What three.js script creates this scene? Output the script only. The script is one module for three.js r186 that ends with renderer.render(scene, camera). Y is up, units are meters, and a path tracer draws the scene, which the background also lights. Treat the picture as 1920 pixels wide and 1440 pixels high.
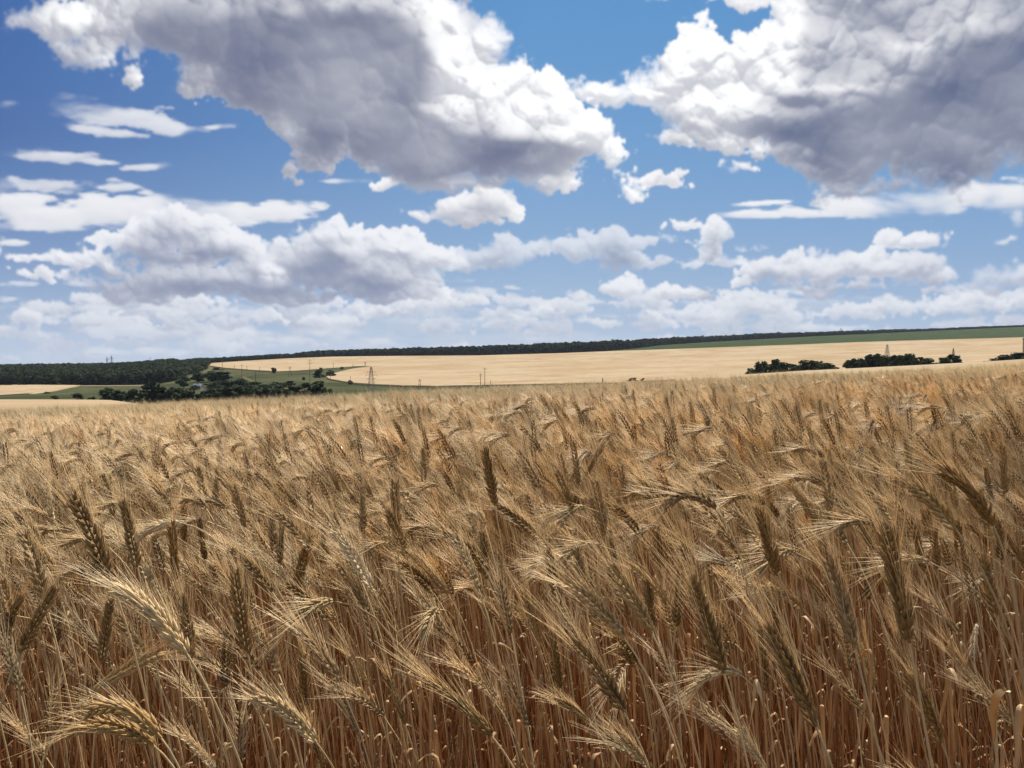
import * as THREE from 'three';
import { mergeGeometries } from 'three/addons/utils/BufferGeometryUtils.js';

// ---------------------------------------------------------------- camera, sun, exposure
const { PI, sin, cos, tan, sqrt, exp, log, abs, min, max, floor, pow, atan2, hypot, round } = Math;
const scene = new THREE.Scene();
const PW = 1920, PH = 1440, FOCAL = 1476, EYE = 1.13, HORIZON = 686;   // the photograph's pixels
const PITCH = Math.atan((PH / 2 - HORIZON) / FOCAL);
const camera = new THREE.PerspectiveCamera(2 * Math.atan(PH / 2 / FOCAL) * 180 / PI, PW / PH, 0.02, 20000);
camera.position.set(0, EYE, 0);
camera.rotation.x = -PITCH;
scene.add(camera);

const SUN_AZ = 20 * PI / 180, SUN_EL = 56 * PI / 180;                  // in front of the camera, above the frame
const sunDir = new THREE.Vector3(sin(SUN_AZ) * cos(SUN_EL), sin(SUN_EL), -cos(SUN_AZ) * cos(SUN_EL));
const sun = new THREE.DirectionalLight(new THREE.Color(1, 0.93, 0.81), 5);
sun.name = 'sun';
sun.position.copy(sunDir).multiplyScalar(60);
sun.castShadow = true;
sun.shadow.mapSize.set(4096, 4096);
Object.assign(sun.shadow.camera, { left: -30, right: 30, top: 30, bottom: -30, near: 1, far: 200 });
scene.add(sun, sun.target);

const renderer = new THREE.WebGLRenderer({ antialias: true });
renderer.toneMapping = THREE.LinearToneMapping;
renderer.toneMappingExposure = 1.5;
renderer.shadowMap.enabled = true;

// ---------------------------------------------------------------- helpers
function rng(seed) {
  let s = seed >>> 0;
  return () => { s = (s + 0x6d2b79f5) | 0; let t = Math.imul(s ^ (s >>> 15), 1 | s); t = (t + Math.imul(t ^ (t >>> 7), 61 | t)) ^ t; return ((t ^ (t >>> 14)) >>> 0) / 4294967296; };
}
const clamp = (x, a = 0, b = 1) => x < a ? a : x > b ? b : x;
const lerp = (a, b, t) => a + (b - a) * t;
const sstep = (a, b, x) => { const t = clamp((x - a) / (b - a)); return t * t * (3 - 2 * t); };
function hash2(ix, iy, s) {
  let h = Math.imul(ix, 374761393) ^ Math.imul(iy, 668265263) ^ Math.imul(s, 1274126177);
  h = Math.imul(h ^ (h >>> 13), 1274126177); h ^= h >>> 16; h = Math.imul(h, 2246822519); h ^= h >>> 13;
  return (h >>> 0) / 4294967296;
}
function vnoise(x, y, s) {
  const ix = floor(x), iy = floor(y); let fx = x - ix, fy = y - iy;
  fx = fx * fx * fx * (fx * (fx * 6 - 15) + 10); fy = fy * fy * fy * (fy * (fy * 6 - 15) + 10);
  const a = hash2(ix, iy, s), b = hash2(ix + 1, iy, s), c = hash2(ix, iy + 1, s), d = hash2(ix + 1, iy + 1, s);
  return a + (b - a) * fx + (c - a) * fy + (a - b - c + d) * fx * fy;
}
function fbm(x, y, s, n = 4) {
  let v = 0, a = 0.5, t = 0;
  for (let i = 0; i < n; i++) { v += a * vnoise(x, y, s + i * 17); t += a; a *= 0.5; const q = x * 1.6 + y * 1.2 + 3.7; y = y * 1.6 - x * 1.2 + 1.3; x = q; }
  return v / t;
}
function worley(x, y, s) {                                             // 1 at a cell's point, 0 far from it
  const ix = floor(x), iy = floor(y); let m = 4;
  for (let j = -1; j < 2; j++) for (let i = -1; i < 2; i++) {
    const dx = ix + i + hash2(ix + i, iy + j, s) - x, dy = iy + j + hash2(ix + i, iy + j, s + 91) - y, d = dx * dx + dy * dy;
    if (d < m) m = d;
  }
  return max(0, 1 - m);
}
function billow(x, y, s) {
  let v = 0, a = 0.5;
  for (let i = 0; i < 5; i++) { v += a * worley(x, y, s + i * 7); a *= 0.52; const q = x * 1.75 + y * 1.1 + 5.1; y = y * 1.75 - x * 1.1 + 2.9; x = q; }
  return v - 0.52;
}
// a pixel of the photograph at a depth in front of the camera -> a point of the place
function at(px, py, depth) {
  const x = (px - PW / 2) / FOCAL, y = (PH / 2 - py) / FOCAL, c = cos(PITCH), s = sin(PITCH);
  const dy = y * c - s, dz = -y * s - c, k = depth / -dz;
  return new THREE.Vector3(x * k, EYE + dy * k, -depth);
}

// ---------------------------------------------------------------- sky: air and clouds, computed by direction
function makeSky() {
  const U0 = -420, V0 = -420, STEP = 2, NU = 1380, NV = 560;           // a window of sky, in the pixels of the photograph, with a margin
  const N = NU * NV, col = new Float32Array(N * 3), cloudA = new Float32Array(N);
  const air = (u, v) => {
    const h = clamp((HORIZON - v) / 700, -0.2, 1.8), l = clamp((u - 1000) / 1000, -1.4, 1.4);
    const near = exp(-max(h, 0) * 2.75);
    const side = l < 0 ? 1 + 0.58 * l * min(1, h * 1.6) : 1 - 0.05 * l;
    const r = lerp(0.085, 0.50, near) * side, g = lerp(0.285, 0.61, near) * (1 + (side - 1) * 0.95), b = lerp(0.60, 0.74, near) * (1 + (side - 1) * 0.62);
    return [r, g, b];
  };
  for (let j = 0; j < NV; j++) for (let i = 0; i < NU; i++) { const c = air(U0 + i * STEP, V0 + j * STEP), k = (j * NU + i) * 3; col[k] = c[0]; col[k + 1] = c[1]; col[k + 2] = c[2]; }

  // one layer of clouds: ellipses [x, y, rx, ry], broken up by billows, lit from the sun above the frame
  function layer({ seed, parts, darks = [], brights = [], cell = 70, rough = 0.55, soft = 0.16, dense = 5, gray = [0.20, 0.215, 0.31], white = [0.93, 0.93, 0.95], haze = 0, wisp = 0, ka = 0.03, flat = 1, relief = 1, amb = 0.30, aMax = 1, warp = 0.6, less = 0.12, puffs = 26 }) {
    let u0 = 1e9, u1 = -1e9, v0 = 1e9, v1 = -1e9;
    for (const [x, y, rx, ry] of parts) { u0 = min(u0, x - rx * 1.6 - 20); u1 = max(u1, x + rx * 1.6 + 20); v0 = min(v0, y - ry * 1.6 - 20); v1 = max(v1, y + ry * 1.6 + 20); }
    const i0 = max(0, floor((u0 - U0) / STEP)), i1 = min(NU - 1, floor((u1 - U0) / STEP)), j0 = max(0, floor((v0 - V0) / STEP)), j1 = min(NV - 1, floor((v1 - V0) / STEP));
    const w = i1 - i0 + 1, h = j1 - j0 + 1;
    if (w < 2 || h < 2) return;
    const S = new Float32Array(w * h).fill(-1), T = new Float32Array(w * h), Q = new Float32Array(w * h).fill(-1), M = new Float32Array(w * h), R = new Float32Array(w * h);
    // where each cell looks up its shape: torn about by turbulence
    const WU = new Float32Array(w * h), WV = new Float32Array(w * h), near = new Uint8Array(w * h), wc = wisp ? 0 : cell * warp;
    for (const [x, y, rx, ry, tilt = 0] of parts) {
      const ex = rx * 1.9 + 12, ey = (ry + abs(tilt) * rx) * 1.9 + 12, a = max(i0, floor((x - ex - U0) / STEP)), b = min(i1, floor((x + ex - U0) / STEP)), c = max(j0, floor((y - ey - V0) / STEP)), d = min(j1, floor((y + ey - V0) / STEP));
      for (let j = c; j <= d; j++) for (let i = a; i <= b; i++) {
        const k = (j - j0) * w + i - i0, u = U0 + i * STEP, v = V0 + j * STEP;
        if (!near[k]) {
          near[k] = 1; WU[k] = u; WV[k] = v;
          if (wc) { WU[k] += wc * (fbm(u / cell * 0.8, v / cell * 0.8, seed + 201, 6) - 0.5) * 2; WV[k] += wc * (fbm(u / cell * 0.8, v / cell * 0.8, seed + 251, 6) - 0.5) * 2; }
        }
        const dx = (WU[k] - x) / rx, dy = (WV[k] - y - tilt * (WU[k] - x)) / ry, m = S[k];
        const s = (1 - sqrt(dx * dx + dy * dy * (dy > 0 ? flat : 1))) * (wisp ? 1 : min(2.2, min(rx, ry * 1.4) / cell * 1.25));
        const q = clamp(0.5 + 0.5 * (s - m) / 0.3); S[k] = lerp(m, s, q) + 0.15 * q * (1 - q);
      }
    }
    for (let j = 0; j < h; j++) for (let i = 0; i < w; i++) {
      const k = j * w + i; if (S[k] < -0.8) continue;
      const u = U0 + (i + i0) * STEP, v = V0 + (j + j0) * STEP;
      let n;
      if (wisp) {
        const wx = u / cell + 1.4 * (fbm(u / cell * 0.7, v / cell * 1.8, seed + 5, 3) - 0.5), wy = v / cell * 3.2 - u / cell * 0.35;
        n = (fbm(wx, wy, seed, 6) - 0.5) * 2.0 + (fbm(u / 30, v / 8, seed + 3, 5) - 0.5) * 1.1;
      } else {
        const wu = WU[k] * 0.6 + u * 0.4, wv = WV[k] * 0.6 + v * 0.4;
        // heaped puffs, small ones on large ones (in pixels of height)
        let ru = u + puffs * 0.5 * (fbm(u / puffs, v / puffs, seed + 401, 2) - 0.5), rv = v + puffs * 0.5 * (fbm(u / puffs, v / puffs, seed + 431, 2) - 0.5), c = puffs, wt = 1, top = 0;
        for (let q = 0; q < 5; q++) { const d = worley(ru / c, rv / c, seed + 500 + q * 19); R[k] += c * 0.5 * wt * d; if (q < 2) top += d * (q ? 0.4 : 0.6); c *= 0.47; wt *= 0.62; const t = ru * 0.8 + rv * 0.6; rv = rv * 0.8 - ru * 0.6; ru = t; }
        M[k] = top - 0.72;
        n = billow(wu / cell, wv / cell, seed) * 1.1 + (top - 0.72) * 1.0 + (fbm(u / 8, v / 8, seed + 3, 3) - 0.5) * 0.5 + (fbm(u / cell * 0.6, v / cell * 0.6, seed + 11, 5) - 0.5) * 1.3;
      }
      Q[k] = S[k] + rough * 0.35 * n; S[k] += rough * n - (wisp ? 0 : less);
      const frayed = 0.6 + 3.2 * sstep(0.4, 0.7, fbm(u / cell * 0.7 + 30, v / cell * 0.7, seed + 333, 3));
      T[k] = S[k] > 0 ? 1 - exp(-S[k] / (soft * frayed)) : 0;
    }
    const sample = (A, x, y) => {
      const i = clamp(x, 0, w - 1.001), j = clamp(y, 0, h - 1.001), a = floor(i), b = floor(j), fx = i - a, fy = j - b, k = b * w + a;
      return (A[k] * (1 - fx) + A[k + 1] * fx) * (1 - fy) + (A[k + w] * (1 - fx) + A[k + w + 1] * fx) * fy;
    };
    const blobs = (list, u, v) => { let t = 0; for (const [x, y, rx, ry, a = 1] of list) { const dx = (u - x) / rx, dy = (v - y) / ry, d = dx * dx + dy * dy; if (d < 5) t += a * exp(-d * 1.2); } return t; };
    for (let j = 0; j < h; j++) for (let i = 0; i < w; i++) {
      const k = j * w + i; if (T[k] <= 0.004) continue;
      const u = U0 + (i + i0) * STEP, v = V0 + (j + j0) * STEP;
      let lx = 1400 - u, ly = -900 - v; const ll = hypot(lx, ly); lx /= ll; ly /= ll;
      let od = 0, s = 2, p = 1.5;
      for (let n = 0; n < 11; n++) { od += max(0, sample(Q, i + lx * p, j + ly * p)) * s; p += s; s *= 1.32; }
      let slope;
      if (wisp) slope = -((sample(S, i + 4, j) - sample(S, i - 4, j)) * lx + (sample(S, i, j + 4) - sample(S, i, j - 4)) * ly) * 0.5;
      else {
        const gx = (sample(R, i + 1, j) - sample(R, i - 1, j)) / (2 * STEP), gy = (sample(R, i, j + 1) - sample(R, i, j - 1)) / (2 * STEP), big = cell * 0.5;
        const hx = (sample(Q, i + 5, j) - sample(Q, i - 5, j)) / (10 * STEP) * big, hy = (sample(Q, i, j + 5) - sample(Q, i, j - 5)) / (10 * STEP) * big, nx = -(gx + hx), ny = -(gy + hy), nl = sqrt(1 + nx * nx + ny * ny);
        slope = ((nx * lx + ny * ly) * 0.8 + 0.6) / nl - 0.6;
      }
      const thin = exp(-max(0, S[k]) * 2.6);
      let tone = amb + (1 - amb) * exp(-od * ka) + relief * 0.30 * clamp(slope, -0.7, 0.5) + 0.08 * thin;
      const nz = fbm(u / cell * 1.3, v / cell * 1.9, seed + 77, 5) - 0.5, bump = M[k];
      const dk = wisp ? 0 : sstep(0.12, 0.95, blobs(darks, u, v) + 0.5 * nz - 0.24 * bump) * (1 - 0.75 * thin), br = wisp ? 0 : sstep(0.2, 0.75, blobs(brights, u, v) + 0.5 * nz + 0.25 * bump);
      const puff = clamp(slope, -0.6, 0.6);
      tone = lerp(tone, 0.95 + 0.62 * clamp(puff, -0.6, 0.15) + 0.30 * min(bump, 0.05), br * (1 - 0.6 * dk));
      tone = lerp(tone, 0.02 + 0.30 * fbm(u / cell * 0.7, v / cell * 1.2, seed + 7, 4) ** 1.4 + 0.05 * puff, dk);
      tone = clamp(tone, 0, 1.06);
      const alpha = aMax * (1 - exp(-dense * T[k] * T[k])) * sstep(0, 0.10, T[k]);
      const kk = ((j + j0) * NU + i + i0) * 3, hz = air(u, min(v, 640));
      for (let c = 0; c < 3; c++) {
        const lit = lerp(lerp(gray[c], white[c], tone), hz[c] * 1.12, haze);
        col[kk + c] = lerp(col[kk + c], lit, alpha);
      }
      cloudA[(j + j0) * NU + i + i0] = max(cloudA[(j + j0) * NU + i + i0], alpha);
    }
  }
  const many = (seed, n, make) => { const r = rng(seed), o = []; for (let i = 0; i < n; i++) o.push(make(r, i)); return o; };

  // low haze of small clouds towards the horizon
  layer({ seed: 3, wisp: 1, cell: 90, rough: 1.5, soft: 0.6, dense: 3.0, haze: 0.3, ka: 0.012, amb: 0.6, aMax: 0.6, gray: [0.33, 0.38, 0.48], white: [0.66, 0.69, 0.75],
    parts: many(5, 64, (r) => [-350 + r() * 2600, 572 + r() * 112, 90 + r() * 190, 8 + r() * 12]) });
  layer({ seed: 9, cell: 24, puffs: 14, rough: 0.75, soft: 0.15, dense: 6, less: 0.2, haze: 0.12, ka: 0.06, amb: 0.36, aMax: 0.92, flat: 2.6, gray: [0.34, 0.39, 0.51], white: [0.82, 0.83, 0.87],
    parts: many(15, 170, (r) => { const t = r(); return [-350 + r() * 2600, 674 - t * 112, 22 + t * 45 * (0.4 + r()), 5 + t * 15 * (0.5 + r())]; }) });
  layer({ seed: 23, cell: 34, puffs: 16, rough: 0.85, soft: 0.15, dense: 6, less: 0.34, haze: 0.1, ka: 0.06, amb: 0.34, aMax: 0.95, flat: 2.4, gray: [0.31, 0.36, 0.48], white: [0.86, 0.87, 0.90],
    parts: [...many(19, 34, (r) => { const t = r(); return [-380 + r() * 2700, 598 - t * 45, 26 + t * 40 * r(), 9 + t * 15 * r()]; }), [60, 600, 50, 22], [170, 602, 60, 24], [300, 612, 50, 16], [440, 606, 50, 20], [640, 600, 40, 14], [720, 580, 60, 14], [1010, 588, 60, 14], [1100, 560, 40, 12], [1300, 592, 70, 20], [1430, 580, 80, 20], [1650, 582, 70, 22], [1830, 572, 90, 26]] });
  layer({ seed: 29, wisp: 1, cell: 46, rough: 1.1, soft: 0.5, dense: 3, haze: 0.1, ka: 0.012, amb: 0.6, aMax: 0.8, gray: [0.45, 0.49, 0.58], white: [0.84, 0.86, 0.89],
    parts: many(37, 46, (r) => [-350 + r() * 2600, 520 + r() * 140, 60 + r() * 150, 4 + r() * 7]) });
  // high thin sheets
  layer({ seed: 41, wisp: 1, cell: 60, rough: 0.75, soft: 0.42, dense: 2.6, ka: 0.012, amb: 0.62, gray: [0.42, 0.45, 0.54], white: [0.86, 0.87, 0.90], aMax: 0.9,
    parts: [[215, 215, 150, 24, 0.16], [300, 232, 70, 18, 0.2], [190, 246, 75, 9, 0.1], [12, 194, 32, 12], [85, 293, 85, 12], [165, 302, 50, 6, 0.1], [275, 313, 70, 6, -0.06], [410, 237, 34, 6], [70, 348, 150, 15], [210, 352, 60, 8], [640, 340, 60, 6]] });
  layer({ seed: 43, wisp: 1, cell: 85, rough: 0.55, soft: 0.28, dense: 4.2, ka: 0.013, amb: 0.52, gray: [0.40, 0.43, 0.52], white: [0.86, 0.87, 0.90],
    parts: [[90, 405, 170, 34, 0.04], [250, 395, 180, 40], [400, 398, 120, 30], [510, 398, 95, 24], [20, 380, 120, 20], [20, 455, 30, 6], [-250, 410, 220, 30],
      [1640, 388, 150, 25, -0.05], [1780, 372, 190, 30, -0.1], [1900, 365, 70, 40], [1520, 400, 90, 12], [1410, 402, 100, 9], [1425, 381, 70, 4, -0.06], [1910, 405, 18, 25], [2100, 360, 220, 40]] });
  // the row of heaped clouds above the far fields
  layer({ seed: 61, cell: 40, rough: 0.7, soft: 0.24, dense: 4, less: 0.2, aMax: 0.88, haze: 0.16, ka: 0.055, amb: 0.40, flat: 2.6, gray: [0.21, 0.25, 0.37], white: [0.86, 0.865, 0.90],
    parts: [[930, 480, 100, 30], [1000, 474, 50, 20], [850, 490, 70, 26], [1075, 468, 36, 22], [1115, 452, 42, 22], [1160, 462, 52, 34], [1172, 492, 50, 24], [1228, 452, 36, 11], [1235, 502, 52, 14], [1350, 500, 70, 16], [1700, 505, 70, 30], [1895, 515, 100, 28], [1840, 535, 80, 22], [1790, 545, 60, 16], [2010, 510, 130, 45], [700, 535, 120, 20]],
    darks: [[1160, 490, 45, 22, 0.8], [900, 505, 160, 12, 0.4]], brights: [[1090, 450, 60, 14, 0.4]] });
  layer({ seed: 67, cell: 44, rough: 0.62, soft: 0.14, dense: 7, less: 0.06, haze: 0.05, ka: 0.05, amb: 0.42, flat: 3.2, gray: [0.165, 0.20, 0.33], white: [0.90, 0.905, 0.94],
    parts: [[330, 440, 95, 50], [390, 430, 45, 36], [270, 462, 75, 36], [440, 470, 85, 34], [300, 490, 110, 16], [500, 505, 55, 48], [190, 500, 62, 22], [100, 490, 80, 15], [75, 518, 42, 9], [330, 535, 190, 30], [470, 545, 130, 22],
      [600, 448, 92, 28], [555, 465, 50, 22], [655, 440, 40, 26], [610, 500, 105, 60], [745, 478, 80, 40], [720, 450, 40, 18], [800, 490, 75, 34], [700, 530, 120, 40], [640, 556, 170, 18], [260, 552, 110, 14], [560, 560, 120, 12],
      [-120, 480, 120, 60], [-220, 520, 160, 40]],
    darks: [[340, 485, 130, 16, 0.9], [330, 540, 200, 26, 0.85], [610, 500, 75, 38, 0.95], [600, 550, 190, 20, 0.85], [700, 530, 70, 30, 0.5], [400, 465, 60, 20, 0.4]],
    brights: [[510, 512, 35, 40, 0.8], [600, 436, 85, 16, 0.6], [190, 498, 50, 12, 0.6], [750, 462, 60, 18, 0.6]] });
  layer({ seed: 71, cell: 44, rough: 0.6, soft: 0.16, dense: 7, haze: 0.06, ka: 0.055, amb: 0.40, flat: 3.2, gray: [0.20, 0.24, 0.37], white: [0.88, 0.885, 0.92],
    parts: [[1450, 520, 72, 32], [1540, 510, 90, 34], [1600, 495, 80, 28], [1650, 515, 80, 30], [1715, 510, 48, 38], [1745, 520, 50, 18], [1420, 480, 38, 9], [1560, 540, 170, 10], [1162, 537, 46, 18], [1285, 545, 58, 20], [1345, 448, 36, 34], [1330, 470, 24, 16], [1290, 433, 22, 9], [1712, 452, 64, 19], [1685, 462, 40, 10], [1893, 453, 40, 8], [2050, 440, 70, 25]],
    darks: [[1440, 525, 60, 24, 0.7], [1560, 545, 170, 9, 0.7], [1700, 522, 50, 16, 0.5], [1345, 475, 24, 8, 0.5]], brights: [[1715, 440, 50, 9, 0.5]] });
  layer({ seed: 83, cell: 40, rough: 0.7, soft: 0.15, dense: 6, ka: 0.06, amb: 0.40, gray: [0.27, 0.30, 0.40], white: [0.92, 0.92, 0.94], flat: 2,
    parts: [[800, 407, 36, 14], [860, 388, 52, 28], [920, 383, 56, 30], [885, 410, 60, 16], [955, 395, 20, 24], [1245, 342, 38, 9], [1385, 316, 24, 12], [1268, 266, 22, 14], [728, 346, 20, 11], [388, 186, 22, 8], [368, 168, 9, 9], [1385, 8, 55, 18], [1240, 0, 12, 5], [935, 50, 12, 7], [470, 190, 10, 5]],
    darks: [[890, 400, 60, 14, 0.6], [930, 380, 26, 14, 0.4]] });
  // the two great clouds
  layer({ seed: 103, cell: 105, puffs: 50, less: 0.22, rough: 0.68, soft: 0.14, dense: 7, ka: 0.018, amb: 0.47, relief: 1.3, gray: [0.11, 0.14, 0.25], white: [1.02, 1.02, 1.03],
    parts: [[1140, 168, 52, 36], [1205, 158, 66, 42], [1280, 150, 80, 62], [1350, 115, 86, 72], [1430, 105, 100, 84], [1520, 90, 130, 130], [1330, 205, 100, 48], [1430, 215, 140, 76], [1560, 180, 170, 150], [1700, 110, 230, 190], [1880, 90, 230, 240], [1610, 270, 150, 56], [1760, 265, 200, 78], [1930, 240, 170, 80], [1700, 316, 110, 28], [1620, 335, 60, 12], [1830, 312, 90, 20], [1660, -40, 260, 140], [1900, -150, 420, 240], [2150, 60, 260, 240], [1260, 240, 40, 20]],
    darks: [[1730, 250, 230, 80, 1.1], [1880, 190, 160, 120, 1.0], [1620, 30, 110, 40, 0.65], [1560, 120, 90, 30, 0.55], [1480, 245, 110, 30, 0.6], [1600, 300, 110, 36, 0.8], [1700, 340, 130, 24, 1], [1990, 120, 200, 180, 0.8], [1800, -60, 260, 60, 0.5], [1800, 240, 160, 70, 0.6], [1500, 190, 60, 14, 0.5]],
    brights: [[1260, 140, 130, 50, 0.8], [1400, 90, 100, 70, 0.8], [1440, 140, 70, 30, 0.6], [1480, 30, 40, 60, 0.7], [1350, 200, 90, 50, 0.6], [1400, 275, 90, 22, 0.6], [1720, 85, 80, 20, 0.5], [1860, 45, 90, 36, 0.75], [1660, 172, 40, 16, 0.9], [1580, 165, 110, 12, 0.45], [1690, 296, 26, 8, 0.9], [1745, 308, 24, 7, 0.8]] });
  layer({ seed: 131, cell: 110, puffs: 60, less: 0.20, rough: 0.66, soft: 0.14, dense: 7, ka: 0.018, amb: 0.47, relief: 1.3, gray: [0.145, 0.168, 0.27], white: [1.02, 1.02, 1.03],
    parts: [[130, 20, 80, 62], [195, 85, 82, 60], [110, 50, 36, 30], [240, 30, 130, 90], [350, 45, 150, 92], [480, 85, 170, 112], [600, 140, 160, 120], [640, 40, 260, 140], [625, 250, 118, 84], [760, 250, 190, 98], [800, 110, 170, 150], [870, 165, 130, 115], [960, 235, 150, 95], [1045, 215, 80, 98], [1045, 150, 50, 48], [1070, 265, 110, 60], [1095, 268, 70, 40], [900, 318, 260, 40], [1020, 285, 150, 50], [1050, 285, 100, 42], [780, 312, 230, 42], [278, 142, 32, 13], [215, 130, 60, 22], [830, 10, 60, 80], [500, -120, 520, 130], [850, -180, 260, 160], [955, 130, 40, 26]],
    darks: [[440, 80, 220, 100, 0.9], [590, 180, 200, 120, 1.3], [640, 270, 160, 70, 1.5], [800, 295, 240, 46, 1.6], [1000, 295, 140, 28, 1.3], [720, 100, 80, 90, 0.8], [300, 50, 70, 60, 0.4], [650, 60, 100, 60, 0.5], [1100, 325, 80, 14, 0.4]],
    brights: [[150, 30, 80, 40, 0.75], [210, 115, 90, 30, 0.7], [280, 145, 40, 12, 0.6], [550, 25, 36, 26, 0.7], [650, 15, 90, 26, 0.55], [800, 20, 60, 40, 0.7], [860, 110, 110, 90, 0.85], [800, 190, 90, 56, 0.6], [1010, 200, 110, 90, 0.7], [1130, 270, 70, 30, 0.6], [1150, 315, 80, 14, 0.6], [495, 105, 16, 8, 0.8]] });

  // to directions
  const W = 4096, H = 2048, data = new Float32Array(W * H * 4), c0 = cos(PITCH), s0 = sin(PITCH);
  const outer = [0, 0, 0];
  for (let row = 0; row < H; row++) {
    const up = ((row + 0.5) / H - 0.5) * PI, y = sin(up), cu = cos(up);
    for (let k = 0; k < W; k++) {
      const o = (row * W + k) * 4; data[o + 3] = 1;
      if (y < -0.02) { data[o] = 0.30; data[o + 1] = 0.33; data[o + 2] = 0.36; continue; }
      const a = ((k + 0.5) / W - 0.5) * 2 * PI, x = cos(a) * cu, z = sin(a) * cu;
      const fz = -(z * c0 + y * s0), fy = y * c0 - z * s0 * 1;         // the camera's own axes
      let inside = 0, u = 0, v = 0;
      if (fz > 0.15) {
        const yc = y * c0 + -z * -s0 * 0 , q = 1 / (-z * c0 - y * s0);
        v = PH / 2 - FOCAL * (y * c0 - z * s0) * q; u = PW / 2 + FOCAL * x * q;
        inside = q > 0 ? min(clamp((u - U0 - 10) / 260), clamp((U0 + NU * STEP - 10 - u) / 260), clamp((v - V0 - 10) / 260)) : 0;
        inside = inside * inside * (3 - 2 * inside);
      }
      outer[0] = outer[1] = outer[2] = 0;
      if (inside < 1) {                                                // the same weather all round
        const hgt = y, near = exp(-max(0, hgt) * 7), ar = lerp(0.10, 0.40, near), ag = lerp(0.25, 0.50, near), ab = lerp(0.57, 0.63, near);
        const q = 1 / max(0.05, y + 0.06), px = x * q * 1.5, pz = z * q * 1.5;
        const n = (row & 1 || k & 1) && inside <= 0 ? -1 : fbm(px, pz, 301, 5) + 0.25 * (fbm(px * 0.35, pz * 0.35, 331, 2) - 0.5);
        if (n < 0) { const from = row & 1 && row > 0 ? o - W * 4 : o - 4; outer[0] = data[from]; outer[1] = data[from + 1]; outer[2] = data[from + 2]; }
        else {
          const d = max(0, n - 0.46), alpha = (1 - exp(-d * 40)) * 0.97, t = clamp(0.28 + 0.72 * exp(-d * 9) );
          outer[0] = lerp(ar, lerp(0.24, 0.93, t), alpha); outer[1] = lerp(ag, lerp(0.26, 0.93, t), alpha); outer[2] = lerp(ab, lerp(0.36, 0.95, t), alpha);
        }
      }
      if (inside > 0) {
        const i = clamp((u - U0) / STEP, 0, NU - 1.01), j = clamp((v - V0) / STEP, 0, NV - 1.01), ia = floor(i), ja = floor(j), fx = i - ia, gy = j - ja;
        for (let c = 0; c < 3; c++) {
          const b = (ja * NU + ia) * 3 + c, m = (col[b] * (1 - fx) + col[b + 3] * fx) * (1 - gy) + (col[b + NU * 3] * (1 - fx) + col[b + NU * 3 + 3] * fx) * gy;
          data[o + c] = lerp(outer[c], m, inside);
        }
      } else { data[o] = outer[0]; data[o + 1] = outer[1]; data[o + 2] = outer[2]; }
    }
  }
  for (let i = 0; i < data.length; i++) if ((i & 3) < 3) data[i] /= 1.5;  // the exposure shows these as they are above
  const t = new THREE.DataTexture(data, W, H, THREE.RGBAFormat, THREE.FloatType);
  t.mapping = THREE.EquirectangularReflectionMapping;
  t.colorSpace = THREE.LinearSRGBColorSpace;
  t.magFilter = t.minFilter = THREE.LinearFilter;
  t.needsUpdate = true;
  return t;
}
scene.background = scene.environment = makeSky();

// ---------------------------------------------------------------- the lie of the land
// Rows: distance in metres; columns: bearing (given as the photograph's column); values: the height at which that ground shows.
const BEAR = [-500, 0, 200, 300, 400, 550, 700, 900, 1200, 1500, 1920, 2500];
const LAND = [
  [80, 790, 772, 768, 772, 775, 775, 768, 756, 728, 708, 686, 655],
  [150, 772, 755, 756, 768, 774, 770, 764, 750, 722, 704, 683, 652],
  [220, 786, 772, 775, 776, 775, 772, 764, 742, 720, 702, 681, 650],
  [300, 772, 756, 757, 759, 761, 752, 752, 736, 718, 700, 679, 648],
  [420, 760, 744, 738, 742, 744, 734, 735, 729, 714, 697, 676, 646],
  [520, 746, 733, 727, 726, 724, 718, 722, 721.5, 708, 692, 672, 643],
  [620, 735, 722, 721, 718, 709, 708, 710, 709, 700, 687, 667, 640],
  [800, 722, 710, 706, 700, 692, 694, 693, 692, 686, 677, 657, 632],
  [1000, 710, 700, 696, 690, 682, 683, 680, 678, 672, 663, 646, 622],
  [1250, 704, 694, 691, 686, 676, 672, 668, 667, 657, 647, 633, 612],
  [1600, 700, 691, 689, 684, 676, 671, 667, 664, 650, 637, 625, 604],
  [2200, 697, 689, 687, 683, 676, 671, 667, 664, 643, 627, 610, 588],
  [3200, 693, 687, 685, 682, 676, 672, 668, 664, 646, 629, 612, 590],
  [6000, 688, 684, 682, 680, 677, 674, 671, 668, 656, 638, 618, 600],
  [12000, 684, 682, 681, 680, 678, 676, 674, 672, 664, 650, 636, 625],
];
const smoothIn = (xs, x) => { let i = 0; while (i < xs.length - 2 && x > xs[i + 1]) i++; return [i, clamp((x - xs[i]) / (xs[i + 1] - xs[i]))]; };
const ROWD = LAND.map((r) => log(r[0]));
function cubic(a, b, c, d, t) {                                         // monotone enough: Catmull-Rom with its slopes held back
  let m1 = (c - a) / 2, m2 = (d - b) / 2; const k = c - b;
  if ((b - a) * k <= 0) m1 = 0; if ((d - c) * k <= 0) m2 = 0;
  m1 = k >= 0 ? clamp(m1, 0, 3 * k) : clamp(m1, 3 * k, 0); m2 = k >= 0 ? clamp(m2, 0, 3 * k) : clamp(m2, 3 * k, 0);
  const t2 = t * t, t3 = t2 * t;
  return (2 * t3 - 3 * t2 + 1) * b + (t3 - 2 * t2 + t) * m1 + (-2 * t3 + 3 * t2) * c + (t3 - t2) * m2;
}
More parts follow.
